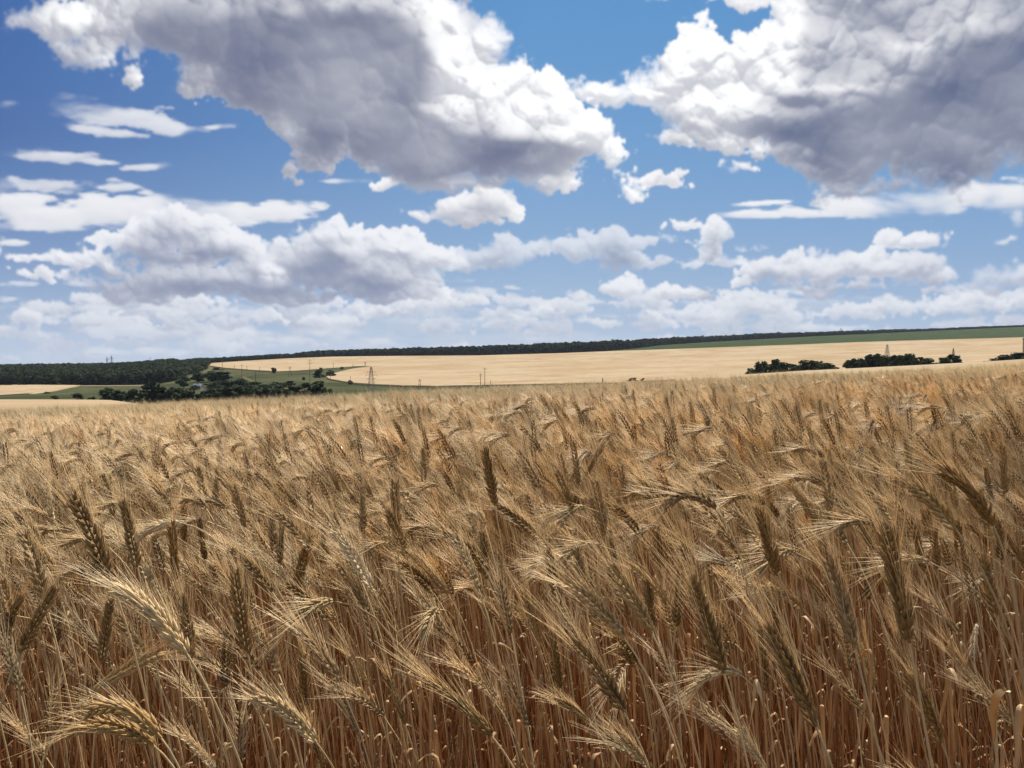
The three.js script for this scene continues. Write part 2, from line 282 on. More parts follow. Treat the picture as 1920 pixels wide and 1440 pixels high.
function rowAt(r, px) {
  const [i, t] = smoothIn(BEAR, px), R = LAND[r], g = (k) => R[1 + clamp(k, 0, BEAR.length - 1)];
  return cubic(g(i - 1), g(i), g(i + 1), g(i + 2), t);
}
function showsAt(px, D) {                                               // where ground at that distance shows in the photograph
  const [i, t] = smoothIn(ROWD, log(max(D, 80))), n = LAND.length - 1;
  return cubic(rowAt(max(i - 1, 0), px), rowAt(i, px), rowAt(i + 1, px), rowAt(min(i + 2, n), px), t);
}
const nearGround = (x, D) => 0.0440 * x - (-0.0075 * D + 1.6e-3 * D * D);
const CROP = 0.8;
function heightBy(px, D) {
  const far = D > 45 ? at(px, showsAt(px, D), D).y : 0;
  if (D >= 80) return far;
  const near = nearGround((px - PW / 2) / FOCAL * D, D);
  if (D <= 45) return near;
  const t = sstep(45, 80, D);
  return lerp(near, far, t);
}
function groundAt(x, z) {
  const r = hypot(x, z);
  if (r < 30) return nearGround(x, max(-z, -6));
  const a = clamp(atan2(x, -z), -0.86, 0.86), D = r * cos(a), px = PW / 2 + tan(a) * FOCAL;
  return heightBy(px, D);
}
function distanceOf(px, py) {                                           // how far ground that shows at (px, py) lies, beyond the near field
  let a = 230, b = 2250;
  for (let i = 0; i < 40; i++) { const m = sqrt(a * b); if (showsAt(px, m) > py) a = m; else b = m; }
  return a;
}
const spot = (px, D) => { const x = (px - PW / 2) / FOCAL * D; return new THREE.Vector3(x, heightBy(px, D), -D); };

// ---------------------------------------------------------------- names
const taken = new Map();
function numbered(name) { const n = taken.get(name) ?? 0; taken.set(name, n + 1); return n ? `${name}_${String(n).padStart(3, '0')}` : name; }
function tag(o, label, category, group, kind) {
  if (label) o.userData.label = label;
  if (category) o.userData.category = category;
  if (group) o.userData.group = group;
  if (kind) o.userData.kind = kind;
  return o;
}
function thing(name, label, category, group, kind) { const o = new THREE.Group(); o.name = numbered(name); scene.add(o); return tag(o, label, category, group, kind); }
function part(name, geometry, material, parent) { const m = new THREE.Mesh(geometry, material); m.name = name; m.castShadow = m.receiveShadow = true; parent.add(m); return m; }

// ---------------------------------------------------------------- ground textures (metres)
function wrapNoise(x, y, period, s) {
  const ix = floor(x), iy = floor(y); let fx = x - ix, fy = y - iy; const w = (k) => ((k % period) + period) % period;
  fx = fx * fx * (3 - 2 * fx); fy = fy * fy * (3 - 2 * fy);
  const a = hash2(w(ix), w(iy), s), b = hash2(w(ix + 1), w(iy), s), c = hash2(w(ix), w(iy + 1), s), d = hash2(w(ix + 1), w(iy + 1), s);
  return a + (b - a) * fx + (c - a) * fy + (a - b - c + d) * fx * fy;
}
function wrapFbm(u, v, base, s, n, sx = 1, sy = 1) { let t = 0, a = 0.5, q = 0; for (let i = 0; i < n; i++) { const p = base << i; t += a * wrapNoise(u * p * sx, v * p * sy, p * max(sx, sy), s + i * 13); q += a; a *= 0.6; } return t / q; }
function texture(size, metres, colour, repeatOnly) {
  const d = new Uint8Array(size * size * 4), e = (x) => round(255 * clamp(x <= 0.0031308 ? x * 12.92 : 1.055 * pow(x, 1 / 2.4) - 0.055));
  for (let j = 0; j < size; j++) for (let i = 0; i < size; i++) { const c = colour(i / size, j / size), o = (j * size + i) * 4; d[o] = e(c[0]); d[o + 1] = e(c[1]); d[o + 2] = e(c[2]); d[o + 3] = 255; }
  const t = new THREE.DataTexture(d, size, size); t.colorSpace = THREE.SRGBColorSpace; t.wrapS = t.wrapT = THREE.RepeatWrapping; t.magFilter = THREE.LinearFilter; t.minFilter = THREE.LinearMipmapLinearFilter; t.generateMipmaps = true;
  t.repeat.set(1 / metres, 1 / metres); t.needsUpdate = true;
  return t;
}
const mix3 = (a, b, t) => [lerp(a[0], b[0], t), lerp(a[1], b[1], t), lerp(a[2], b[2], t)];
const grassMap = texture(1024, 260, (u, v) => {
  const n = wrapFbm(u, v, 6, 11, 7), m = wrapFbm(u, v, 4, 77, 5), k = wrapFbm(u, v, 40, 5, 4);
  let c = mix3([0.042, 0.048, 0.025], [0.074, 0.078, 0.042], sstep(0.3, 0.72, n));
  c = mix3(c, [0.10, 0.085, 0.042], sstep(0.56, 0.8, m) * 0.55);
  return mix3(c, [0.022, 0.03, 0.014], sstep(0.58, 0.75, k) * 0.6);
});
const cropMap = texture(1024, 420, (u, v) => {                          // ripe crop seen from afar: lighter and ruddier where the ears lean
  const a = wrapFbm(u, v, 7, 31, 6), b = wrapFbm(u, v, 11, 61, 3), c = wrapFbm(u, v, 16, 91, 3), d = wrapFbm(u, v, 70, 21, 3);
  let k = mix3([0.31, 0.237, 0.146], [0.355, 0.280, 0.184], sstep(0.3, 0.7, a));
  k = mix3(k, [0.27, 0.155, 0.078], sstep(0.56, 0.76, b) * 0.3);
  k = mix3(k, [0.27, 0.17, 0.09], sstep(0.60, 0.74, c) * 0.5);
  return mix3(k, [0.26, 0.17, 0.095], sstep(0.5, 0.8, d) * 0.4);
});
const soilMap = texture(1024, 3, (u, v) => {
  const n = wrapFbm(u, v, 8, 3, 6), s = wrapFbm(u, v, 12, 43, 5, 4, 1), q = wrapFbm(u, v, 12, 47, 5, 1, 4);
  let c = mix3([0.055, 0.036, 0.022], [0.13, 0.085, 0.05], n);
  return mix3(c, [0.30, 0.19, 0.09], max(sstep(0.6, 0.72, s), sstep(0.6, 0.72, q)) * 0.8);
});
const beetMap = texture(512, 160, (u, v) => mix3([0.033, 0.048, 0.022], [0.050, 0.066, 0.032], sstep(0.3, 0.7, wrapFbm(u, v, 8, 19, 6))));
const matte = (map, extra = {}) => new THREE.MeshLambertMaterial({ map, ...extra });
const M = {
  grass: matte(grassMap), crop: matte(cropMap), soil: matte(soilMap), green: matte(beetMap),
  margin: new THREE.MeshLambertMaterial({ color: new THREE.Color().setRGB(0.06, 0.048, 0.026) }),
  track: new THREE.MeshLambertMaterial({ color: new THREE.Color().setRGB(0.10, 0.092, 0.05) }),
  chalk: new THREE.MeshLambertMaterial({ color: new THREE.Color().setRGB(0.17, 0.15, 0.095) }),
};

// ---------------------------------------------------------------- ground sheet to the horizon
{
  const az = [], rad = [];
  for (let a = -180; a < -44; a += 8) az.push(a); for (let a = -44; a < 44; a += 0.5) az.push(a); for (let a = 44; a <= 180; a += 8) az.push(a);
  if (az[az.length - 1] < 180) az.push(180);
  for (let r = 0.25; r < 11800; r *= r < 45 ? 1.2 : r < 1800 ? 1.035 : 1.1) rad.push(r);
  const p = [0, nearGround(0, 0), 0], uv = [0, 0], idx = [], n = az.length;
  for (const r of rad) for (const a of az) { const x = sin(a * PI / 180) * r, z = -cos(a * PI / 180) * r; p.push(x, groundAt(x, z), z); uv.push(x, z); }
  for (let i = 0; i + 1 < n; i++) idx.push(0, 2 + i, 1 + i);
  for (let k = 0; k + 1 < rad.length; k++) for (let i = 0; i + 1 < n; i++) { const a = 1 + k * n + i, b = a + 1, c = a + n, d = c + 1; idx.push(a, b, c, b, d, c); }
  const g = new THREE.BufferGeometry(); g.setAttribute('position', new THREE.Float32BufferAttribute(p, 3)); g.setAttribute('uv', new THREE.Float32BufferAttribute(uv, 2)); g.setIndex(idx); g.computeVertexNormals();
  tag(part('ground', g, M.grass, scene), null, null, null, 'structure');
}
// A sheet of land cover between two distances, bearing by bearing, standing lift above the ground, with its edge closed down to the ground.
function cover(columns, near, far, lift, rows = 40, step = 8) {
  const g0 = [], uv = [], idx = [], [c0, c1] = columns, n = max(2, round((c1 - c0) / step));
  const put = (px, D, h) => { const s = spot(px, D); g0.push(s.x, s.y + h, s.z); uv.push(s.x, s.z); };
  for (let i = 0; i <= n; i++) {
    const px = lerp(c0, c1, i / n), a = near(px), b = max(far(px), a + 0.5);
    put(px, a, -1);
    for (let k = 0; k <= rows; k++) { const D = exp(lerp(log(a), log(b), k / rows)); put(px, D, lift * min(1, (b - a) / 6)); }
    put(px, b, -1);
  }
  const m = rows + 3;
  for (let i = 0; i < n; i++) for (let k = 0; k + 1 < m; k++) { const a = i * m + k, b = a + 1, c = a + m, d = c + 1; idx.push(a, c, b, b, c, d); }
  const g = new THREE.BufferGeometry(); g.setAttribute('position', new THREE.Float32BufferAttribute(g0, 3)); g.setAttribute('uv', new THREE.Float32BufferAttribute(uv, 2)); g.setIndex(idx); g.computeVertexNormals();
  return g;
}
const along = (pts) => (px) => { let i = 0; while (i < pts.length - 2 && px > pts[i + 1][0]) i++; const [a, b] = pts[i], [c, d] = pts[i + 1]; return lerp(b, d, clamp((px - a) / (c - a))); };
const BACK = along([[383, 683], [450, 678], [545, 672.5], [620, 669.5], [700, 668.5], [900, 667], [1060, 662.5], [1132, 659.5], [1280, 654.5], [1500, 646.6], [1600, 642.5], [1760, 637.5], [1920, 633], [2500, 612]]);
const WEDGE_TOP = along([[383, 683.6], [395, 687], [420, 690.5], [470, 694.5], [513, 697], [560, 695], [620, 690.5], [660, 688], [696, 687]]);
const WEDGE_LOW = along([[612, 707.5], [620, 703], [640, 697], [660, 692.5], [696, 687.2]]);
const FRONT = along([[612, 708], [618, 712], [640, 716], [660, 719], [700, 722], [760, 724.5], [820, 725.5], [860, 724.5], [900, 723.5], [960, 722.5], [1060, 721]]);
const byRow = (f) => (px) => distanceOf(px, f(px));
const frontD = (px) => px < 1060 ? distanceOf(px, FRONT(px)) : lerp(distanceOf(1060, FRONT(1060)), 60, sstep(1060, 1300, px));
{
  const g = mergeGeometries([cover([383, 696], byRow(WEDGE_TOP), byRow(BACK), 0.7, 40, 4), cover([612, 696], byRow(FRONT), byRow(WEDGE_LOW), 0.7, 30, 2), cover([696, 2500], frontD, byRow(BACK), 0.7, 60, 8)]);
  tag(part('far_field', g, M.crop, scene), null, null, null, 'structure');
  const L = along([[-500, 754], [0, 742.5], [60, 739], [100, 734], [130, 728], [150, 724]]), T = along([[-500, 735], [0, 722.3], [150, 723.5]]);
  tag(part('left_field', cover([-500, 150], byRow(L), byRow(T), 0.6, 24, 6), M.crop, scene), null, null, null, 'structure');
  tag(part('near_field_slope', cover([-700, 330], () => 47, along([[-700, 150], [0, 150], [200, 146], [270, 120], [330, 62]]), 0.62, 30, 10), M.crop, scene), null, null, null, 'structure');
  const GT = along([[1140, 657.5], [1190, 653.5], [1240, 647.5], [1330, 641.5], [1427, 636], [1521, 631], [1600, 627.5], [1740, 621], [1920, 612.8], [2500, 592]]);
  tag(part('green_field', cover([1140, 2500], (px) => distanceOf(px, BACK(px)) + 4, byRow(GT), 0.4, 30, 8), M.green, scene), null, null, null, 'structure');
  // dark brown strips along the field edges, the dirt tracks and the pale bank
  const edge = (f, w) => (px) => distanceOf(px, f(px)) - w;
  tag(part('field_margin', mergeGeometries([cover([613, 1060], edge(FRONT, 9), edge(FRONT, 0.6), 0.25, 4, 4), cover([390, 690], edge(WEDGE_TOP, 10), edge(WEDGE_TOP, 0.8), 0.25, 4, 4)]), M.margin, scene), null, null, null, 'structure');
  const strip = (pts, w) => {
    const c = new THREE.CatmullRomCurve3(pts.map(([x, y]) => spot(x, distanceOf(x, y)))), p = [], uv = [], idx = [];
    for (let i = 0; i <= 60; i++) { const q = c.getPoint(i / 60), t = c.getTangent(i / 60), s = new THREE.Vector3(-t.z, 0, t.x).normalize(); for (const k of [-1, 0, 1]) { const x = q.x + s.x * w * k, z = q.z + s.z * w * k; p.push(x, groundAt(x, z) + 0.15, z); uv.push(x, z); } }
    for (let i = 0; i < 60; i++) for (const k of [0, 1]) { const a = i * 3 + k; idx.push(a, a + 3, a + 1, a + 1, a + 3, a + 4); }
    const g = new THREE.BufferGeometry(); g.setAttribute('position', new THREE.Float32BufferAttribute(p, 3)); g.setAttribute('uv', new THREE.Float32BufferAttribute(uv, 2)); g.setIndex(idx); g.computeVertexNormals(); return g;
  };
  tag(part('dirt_track', mergeGeometries([strip([[388, 686], [396, 690], [386, 697], [360, 706], [335, 714], [308, 721]], 2.2), strip([[400, 693], [430, 704], [452, 707], [480, 703], [520, 705]], 1.1), strip([[455, 707], [470, 714], [480, 722]], 1.5)]), M.track, scene), null, null, null, 'structure');
  tag(part('pale_bank', cover([150, 286], (px) => distanceOf(px, 725), (px) => distanceOf(px, 723.2), 0.3, 4, 6), M.chalk, scene), null, null, null, 'structure');
}

// ---------------------------------------------------------------- trees, bushes, woods
const rgb = (r, g, b) => new THREE.Color().setRGB(r, g, b);
const leafMat = (r, g, b) => new THREE.MeshPhysicalMaterial({ color: rgb(r, g, b), roughness: 0.8, side: THREE.DoubleSide, transmission: 0.25, thickness: 0, specularIntensity: 0.1 });
const LEAF = [leafMat(0.030, 0.045, 0.018), leafMat(0.040, 0.056, 0.020), leafMat(0.024, 0.039, 0.019), leafMat(0.036, 0.045, 0.019)];
const LEAF_DRY = leafMat(0.085, 0.065, 0.040);
const BARK = new THREE.MeshStandardMaterial({ color: rgb(0.07, 0.055, 0.042), roughness: 1 });
// a crown one unit high and one unit wide: leafy sprays gathered in clumps, with gaps between them
function crownGeometry(seed, { clumps = 9, per = 46, leaf = 0.075, top = 0.35, low = 0.12 } = {}) {
  const r = rng(seed), p = [], idx = [], nrm = [];
  const centres = [];
  for (let i = 0; i < clumps; i++) {
    const h = lerp(low + 0.06, 0.88, (i + r() * 0.8) / clumps), w = 0.36 * pow(sin(PI * clamp(0.16 + 0.78 * (h - low) / (1 - low))), 0.7) * (1 - top * h), a = r() * 2 * PI, k = sqrt(r()) * w;
    centres.push([cos(a) * k, h, sin(a) * k, 0.13 + 0.10 * r()]);
  }
  const v = new THREE.Vector3(), t = new THREE.Vector3(), b = new THREE.Vector3();
  for (const [cx, cy, cz, cr] of centres) for (let i = 0; i < per; i++) {
    v.set(r() - 0.5, r() - 0.5, r() - 0.5).normalize(); const rr = cr * pow(r(), 0.33);
    const x = cx + v.x * rr, y = max(0.02, cy + v.y * rr * 0.8), z = cz + v.z * rr;
    t.set(r() - 0.5, r() - 0.5, r() - 0.5).cross(v).normalize(); b.crossVectors(v, t).addScaledVector(v, (r() - 0.5) * 1.4).normalize();
    const s = leaf * (0.6 + 0.8 * r()), o = p.length / 3;
    for (const [q, w] of [[-1, -0.45], [0.1, -0.75], [1, 0], [0.1, 0.7], [-0.9, 0.5]]) { p.push(x + t.x * s * q + b.x * s * w, y + t.y * s * q + b.y * s * w, z + t.z * s * q + b.z * s * w); nrm.push(v.x, v.y, v.z); }
    idx.push(o, o + 1, o + 2, o, o + 2, o + 3, o, o + 3, o + 4);
  }
  const g = new THREE.BufferGeometry(); g.setAttribute('position', new THREE.Float32BufferAttribute(p, 3)); g.setIndex(idx); g.computeVertexNormals();
  return g;
}
function trunkGeometry(seed, bushy) {
  const r = rng(seed), list = [], limb = (x, z, y0, dx, dz, len, r0) => {
    const c = new THREE.CatmullRomCurve3([new THREE.Vector3(x, y0, z), new THREE.Vector3(x + dx * 0.4, y0 + len * 0.5, z + dz * 0.4), new THREE.Vector3(x + dx, y0 + len, z + dz)]), g = new THREE.TubeGeometry(c, 4, r0, 5);
    const q = g.attributes.position; for (let i = 0; i < q.count; i++) { const k = floor(i / 6) / 4, m = c.getPoint(k); q.setXYZ(i, lerp(q.getX(i), m.x, k * 0.75), lerp(q.getY(i), m.y, k * 0.2), lerp(q.getZ(i), m.z, k * 0.75)); }
    list.push(g);
  };
  if (!bushy) limb(0, 0, -0.03, (r() - 0.5) * 0.08, (r() - 0.5) * 0.08, 0.78, 0.022);
  for (let i = 0; i < (bushy ? 6 : 5); i++) { const a = i * 2.4 + r(), k = 0.14 + 0.14 * r(); limb(0, 0, bushy ? -0.03 : 0.16 + 0.08 * i, cos(a) * k, sin(a) * k, bushy ? 0.6 : 0.3, bushy ? 0.014 : 0.010); }
  return mergeGeometries(list);
}
const TREE = { round: [], tall: [], bush: [] };
for (let i = 0; i < 5; i++) {
  TREE.round.push({ crown: crownGeometry(100 + i, { clumps: 15, per: 46, leaf: 0.062 }), trunk: trunkGeometry(200 + i) });
  TREE.tall.push({ crown: crownGeometry(300 + i, { clumps: 15, per: 46, leaf: 0.058, top: 0.85, low: -0.04 }), trunk: trunkGeometry(400 + i) });
  TREE.bush.push({ crown: crownGeometry(500 + i, { clumps: 10, per: 48, leaf: 0.065, top: 0.1, low: -0.05 }), trunk: trunkGeometry(600 + i, true) });
}
let treeCount = 0;
function tree(kind, px, D, hpx, wpx, name, label, category, group, leaf) {
  const s = spot(px, D), h = hpx / FOCAL * D, w = wpx / FOCAL * D * 1.45, i = treeCount++, shape = TREE[kind][(i * 7) % 5], t = thing(name, label, category, group);
  t.position.copy(s); t.rotation.y = i * 2.4; t.scale.set(w, h * 1.06, w);
  part('trunk', shape.trunk, BARK, t); part('crown', shape.crown, leaf ?? LEAF[i % 3], t);
  return t;
}
// a mass of trees: copies of the same shapes
function woods(name, label, places, kinds, mats) {
  const g = thing(name, label, 'wood', null, 'stuff'), lots = new Map(), m = new THREE.Matrix4(), q = new THREE.Quaternion(), up = new THREE.Vector3(0, 1, 0);
  places.forEach((p, i) => { const key = kinds[i % kinds.length] + (floor(hash2(i, 3, 8) * 5)) + '|' + floor(hash2(i, 5, 9) * mats.length); if (!lots.has(key)) lots.set(key, []); lots.get(key).push(p); });
  for (const [key, list] of lots) {
    const [k, mi] = key.split('|'), shape = TREE[k.slice(0, -1)][+k.slice(-1)], o = new THREE.InstancedMesh(shape.crown, mats[+mi], list.length); o.name = 'crowns';
    list.forEach(([x, y, z, h, w, a], i) => { q.setFromAxisAngle(up, a); m.compose(new THREE.Vector3(x, y, z), q, new THREE.Vector3(w, h, w)); o.setMatrixAt(i, m); });
    o.castShadow = o.receiveShadow = true; g.add(o);
  }
  return g;
}
{
  // the wood on the left hill
  const r = rng(77), places = [], edge = along([[690, 388], [697, 372], [706, 345], [714, 325], [722, 300]]);
  for (let D = 612; D < 1180; D += 6.6) {
    const dx = 6.8 / D * FOCAL;
    for (let px = -480; px < 390; px += dx) {
      const qx = px + (r() - 0.5) * dx * 0.9, qD = D + (r() - 0.5) * 6, sh = showsAt(qx, qD);
      if (qx > edge(sh) || sh > 723 || (abs(qx - 112) < 6 && qD < 690)) continue;
      const s = spot(qx, qD), h = (6.5 + 4 * r()) * (qx > 330 ? 0.7 : 1) * (0.85 + 0.4 * fbm(s.x / 45, s.z / 45, 5, 3)), w = 9 + 6 * r();
      places.push([s.x, s.y - 0.4, s.z, h, w, r() * 6.28]);
    }
  }
  woods('hill_wood', 'dark broadleaf wood covering the hillside on the left below the skyline', places, ['round', 'round', 'bush'], [LEAF[0], LEAF[2], LEAF[1]]);

  const rank = (name, label, c0, c1, base, top, depth, gap) => {
    const out = [], q = rng(c0 + 5);
    for (let px = c0; px < c1;) {
      const D0 = distanceOf(px, base(px)) + 4, m = FOCAL / D0;
      for (let k = 0; k < depth; k++) { const D = D0 + k * 7 + q() * 5, x = px + (q() - 0.5) * 5 * m, h = (base(px) - top(px)) / FOCAL * D0 * (0.70 + 0.34 * q()) * (0.86 + 0.28 * fbm(px / 14, k, 7, 3)), s = spot(x, D); out.push([s.x, s.y - 0.2, s.z, max(h, 3), h * (0.75 + 0.4 * q()) + 2, q() * 6.28]); }
      px += gap * m * (0.7 + 0.6 * q());
    }
    woods(name, label, out, ['round', 'round', 'tall'], [LEAF[0], LEAF[2]]);
  };
  rank('shelter_belt', 'short dark line of trees on the skyline left of the gap', 381, 540, along([[381, 681], [450, 677], [541, 671.5]]), along([[381, 672], [450, 668.5], [541, 662]]), 9, 3.4);
  rank('shelter_belt', 'long dark belt of trees along the back of the pale field, right of the gap', 547, 1135, along([[547, 671.5], [620, 669], [700, 668], [900, 666.5], [1060, 662], [1135, 659]]), along([[547, 664], [560, 660], [600, 656.5], [700, 654], [800, 651], [900, 648.5], [1000, 645], [1135, 639.5]]), 11, 3.6);
  rank('shelter_belt', 'thinning tree belt on the skyline above the green field', 1130, 2300, along([[1130, 659], [1190, 653.5], [1240, 647.5], [1330, 641.5], [1427, 636], [1521, 631], [1600, 627.5], [1740, 621], [1920, 612.8], [2500, 592]]), along([[1130, 639.5], [1200, 635.5], [1280, 631.5], [1350, 629.5], [1427, 624.5], [1521, 622.5], [1600, 620], [1690, 617], [1740, 616.5], [1830, 612.5], [1920, 609.3], [2500, 588]]), 6, 4.5);

  // trees and bushes in the valley, one by one
  const V = (px, py, h, w, kind, label, name = 'bush') => tree(kind, px, distanceOf(px, py), h * (h > 12 ? 1.14 : 1.05), w * 1.02, name, label, name === 'tree' ? 'tree' : 'bush', null);
  V(101, 751, 9, 13, 'bush', 'small dark bush alone on the green slope, leftmost below the left yellow field');
  V(146, 752, 13, 17, 'bush', 'round dark bush second from the left on the green valley slope');
  V(171, 753, 9, 12, 'bush', 'low bush just left of the valley thicket');
  V(88, 738, 3.5, 9, 'bush', 'tiny low bush on the edge of the left yellow field');
  V(200, 755, 24, 28, 'round', 'broad tree at the left end of the valley tree row', 'tree');
  V(224, 756, 21, 28, 'round', 'lower rounded tree second in the valley row from the left', 'tree');
  V(249, 757, 24, 26, 'round', 'grey green tree third in the valley row from the left', 'tree');
  V(268, 757, 17, 18, 'bush', 'low bush in the dip left of the tallest valley tree');
  V(287, 758, 35, 38, 'round', 'tallest dark tree in the left half of the valley row', 'tree');
  V(314, 758, 24, 26, 'round', 'tree close right of the tallest valley tree', 'tree');
  V(337, 759, 27, 30, 'round', 'rounded tree in the valley row below the small grey roof', 'tree');
  V(358, 759, 24, 26, 'round', 'tree in the valley row just below the houses on the left', 'tree');
  V(378, 759, 21, 24, 'bush', 'bush in the valley row in front of the pale roofed house');
  V(398, 760, 27, 32, 'round', 'dark tree in the valley row right of the pale roofed house', 'tree');
  V(424, 759, 30, 36, 'round', 'wide dark tree in the middle of the valley row', 'tree');
  V(453, 757, 28, 36, 'round', 'wide dark tree right of the middle of the valley row', 'tree');
  V(478, 753, 24, 32, 'bush', 'spreading bush where the valley row starts to sink to the right');
  V(503, 751, 20, 36, 'bush', 'low spreading bush left of the two largest bushes at the end of the row');
  V(524, 750, 20, 26, 'bush', 'low bush tucked beside the grass spur in the valley row');
  V(543, 749, 23, 38, 'bush', 'large dark bush at the foot of the grass spur, left of the last big one');
  V(568, 748, 27, 34, 'bush', 'tall bush before the last in the valley row on the right');
  V(588, 747, 28, 38, 'bush', 'last big dark bush at the right end of the valley row');
  V(606, 745, 19, 22, 'bush', 'small bush closing the right end of the valley row');
  V(620, 737, 8, 9, 'bush', 'very small bush on the slope just right of the valley row');
  V(372, 717, 16, 26, 'round', 'leftmost tree of the hamlet clump above the houses', 'tree');
  V(396, 716, 17, 30, 'round', 'middle tree of the hamlet clump above the houses', 'tree');
  V(418, 715, 16, 28, 'round', 'rightmost tree of the hamlet clump above the houses', 'tree');
  V(344, 728, 20, 24, 'round', 'tree left of the small grey roof in the valley', 'tree');
  V(400, 731, 13, 30, 'round', 'tree directly right of the grey roofed house', 'tree');
  V(424, 731, 15, 36, 'round', 'broad tree between the hamlet clump and the valley row', 'tree');
  V(449, 729, 16, 32, 'round', 'tree on the hamlet slope below the leaning track', 'tree');
  V(474, 728, 12, 28, 'bush', 'bush on the hamlet slope left of the tall dark pole foot');
  V(410, 741, 16, 30, 'round', 'tree behind the middle of the valley row', 'tree');
  V(440, 743, 18, 34, 'round', 'dark tree filling the gap behind the valley row', 'tree');
  V(468, 740, 16, 30, 'bush', 'bush behind the valley row near its bend');
  V(330, 741, 14, 24, 'bush', 'bush behind the valley row left of the houses');
  V(500, 732, 11, 32, 'bush', 'bush climbing the ravine above the valley row, lower one');
  V(521, 727, 11, 28, 'bush', 'bush climbing the ravine above the valley row, middle one');
  V(538, 722, 8, 24, 'bush', 'bush climbing the ravine above the valley row, top one');
  V(513, 700, 10, 11, 'round', 'small round tree standing at the lower edge of the pale field', 'tree');
  V(602, 694, 5, 6, 'bush', 'tiny bush above the pair of bushes in the grass wedge');
  V(600, 708, 13, 18, 'bush', 'left bush of the pair in the grass wedge');
  V(619, 706, 12, 18, 'bush', 'right bush of the pair in the grass wedge');
  V(639, 692, 4, 10, 'bush', 'low flat bush near the tip of the grass wedge');
  V(569, 713, 6, 7, 'bush', 'small bush on the crest of the grass spur');
  V(657, 721, 8, 8, 'bush', 'small dark bush on the front edge of the pale field');
  V(410, 694, 5, 18, 'bush', 'low dark bush beside the track at the corner of the wood');
  V(362, 731, 9, 16, 'bush', 'bush in front of the small grey roof');

  // young trees in the hollow on the right, in broken rows
  const rowBase = along([[1400, 707], [1570, 697], [1586, 694], [1720, 688], [1800, 684], [1920, 681]]);
  const ROW = [[1404, 697, 12], [1410, 692, 14], [1422, 682, 15], [1432, 681, 14], [1441, 685, 14], [1453, 675.5, 18], [1466, 682, 17], [1477, 684, 16], [1488, 685, 17], [1498, 686, 16], [1511, 678, 19], [1522, 679, 17], [1535, 680, 18], [1547, 682, 17], [1560, 685, 16], [1568, 689, 11],
    [1590, 678, 13], [1602, 675, 15], [1613, 675, 15], [1623, 675, 15], [1634, 668, 16], [1645, 667.5, 15], [1657, 670, 16], [1668, 671, 15], [1677, 668, 15], [1688, 668, 16], [1699, 666.5, 16], [1709, 667, 16], [1717, 672, 12], [1727, 671, 15], [1740, 673.5, 17],
    [1770, 672.5, 20], [1787, 667, 17], [1798, 675, 12], [1862, 673, 20], [1880, 667, 18], [1892, 668, 17], [1904, 663.5, 17], [1916, 663, 18], [1929, 662, 18]];
  const where = (x) => x < 1570 ? 'first clump of young trees from the left in the right hollow' : x < 1722 ? 'long middle row of young trees in the right hollow' : x < 1750 ? 'pair of young trees right of the long middle row' : x < 1810 ? 'small clump of young trees below the slim pylon' : 'last clump of young trees by the right frame edge pole';
  const ordinal = ['first', 'second', 'third', 'fourth', 'fifth', 'sixth', 'seventh', 'eighth', 'ninth', 'tenth', 'eleventh', 'twelfth', 'thirteenth', 'fourteenth', 'fifteenth', 'sixteenth'];
  const seen = new Map();
  for (const [x, top, w] of ROW) {
    const k = where(x), n = seen.get(k) ?? 0; seen.set(k, n + 1);
    const D = 330 + 14 * sin(x * 1.7), base = showsAt(x, D);
    tree(n % 3 === 1 ? 'round' : 'tall', x, D, (base - top) * 1.1, w * 1.5, 'young_tree', `${ordinal[n]} dark tree from the left in the ${k}`.split(' ').slice(0, 16).join(' '), 'tree', 'young trees in the hollow on the right');
  }
  tree('bush', 1186, 300, 11, 17, 'bush', 'brown leafless looking bush at the edge of the near wheat, larger of the two', 'bush', null, LEAF_DRY);
  tree('bush', 1205, 302, 9, 9, 'bush', 'small brown bush right beside the larger brown bush at the wheat edge', 'bush', null, LEAF_DRY);
  tree('bush', 1752, 330, 4, 10, 'bush', 'low shrub in the gap between two rows of young trees on the right', 'bush');
  tree('bush', 1577, 330, 4, 5, 'bush', 'low shrub in the gap left of the long middle row of young trees', 'bush');
  tree('bush', 202, 62, 5, 15, 'bush', 'dry weed sticking out of the wheat on the far left slope', 'weed', null, LEAF_DRY);
}

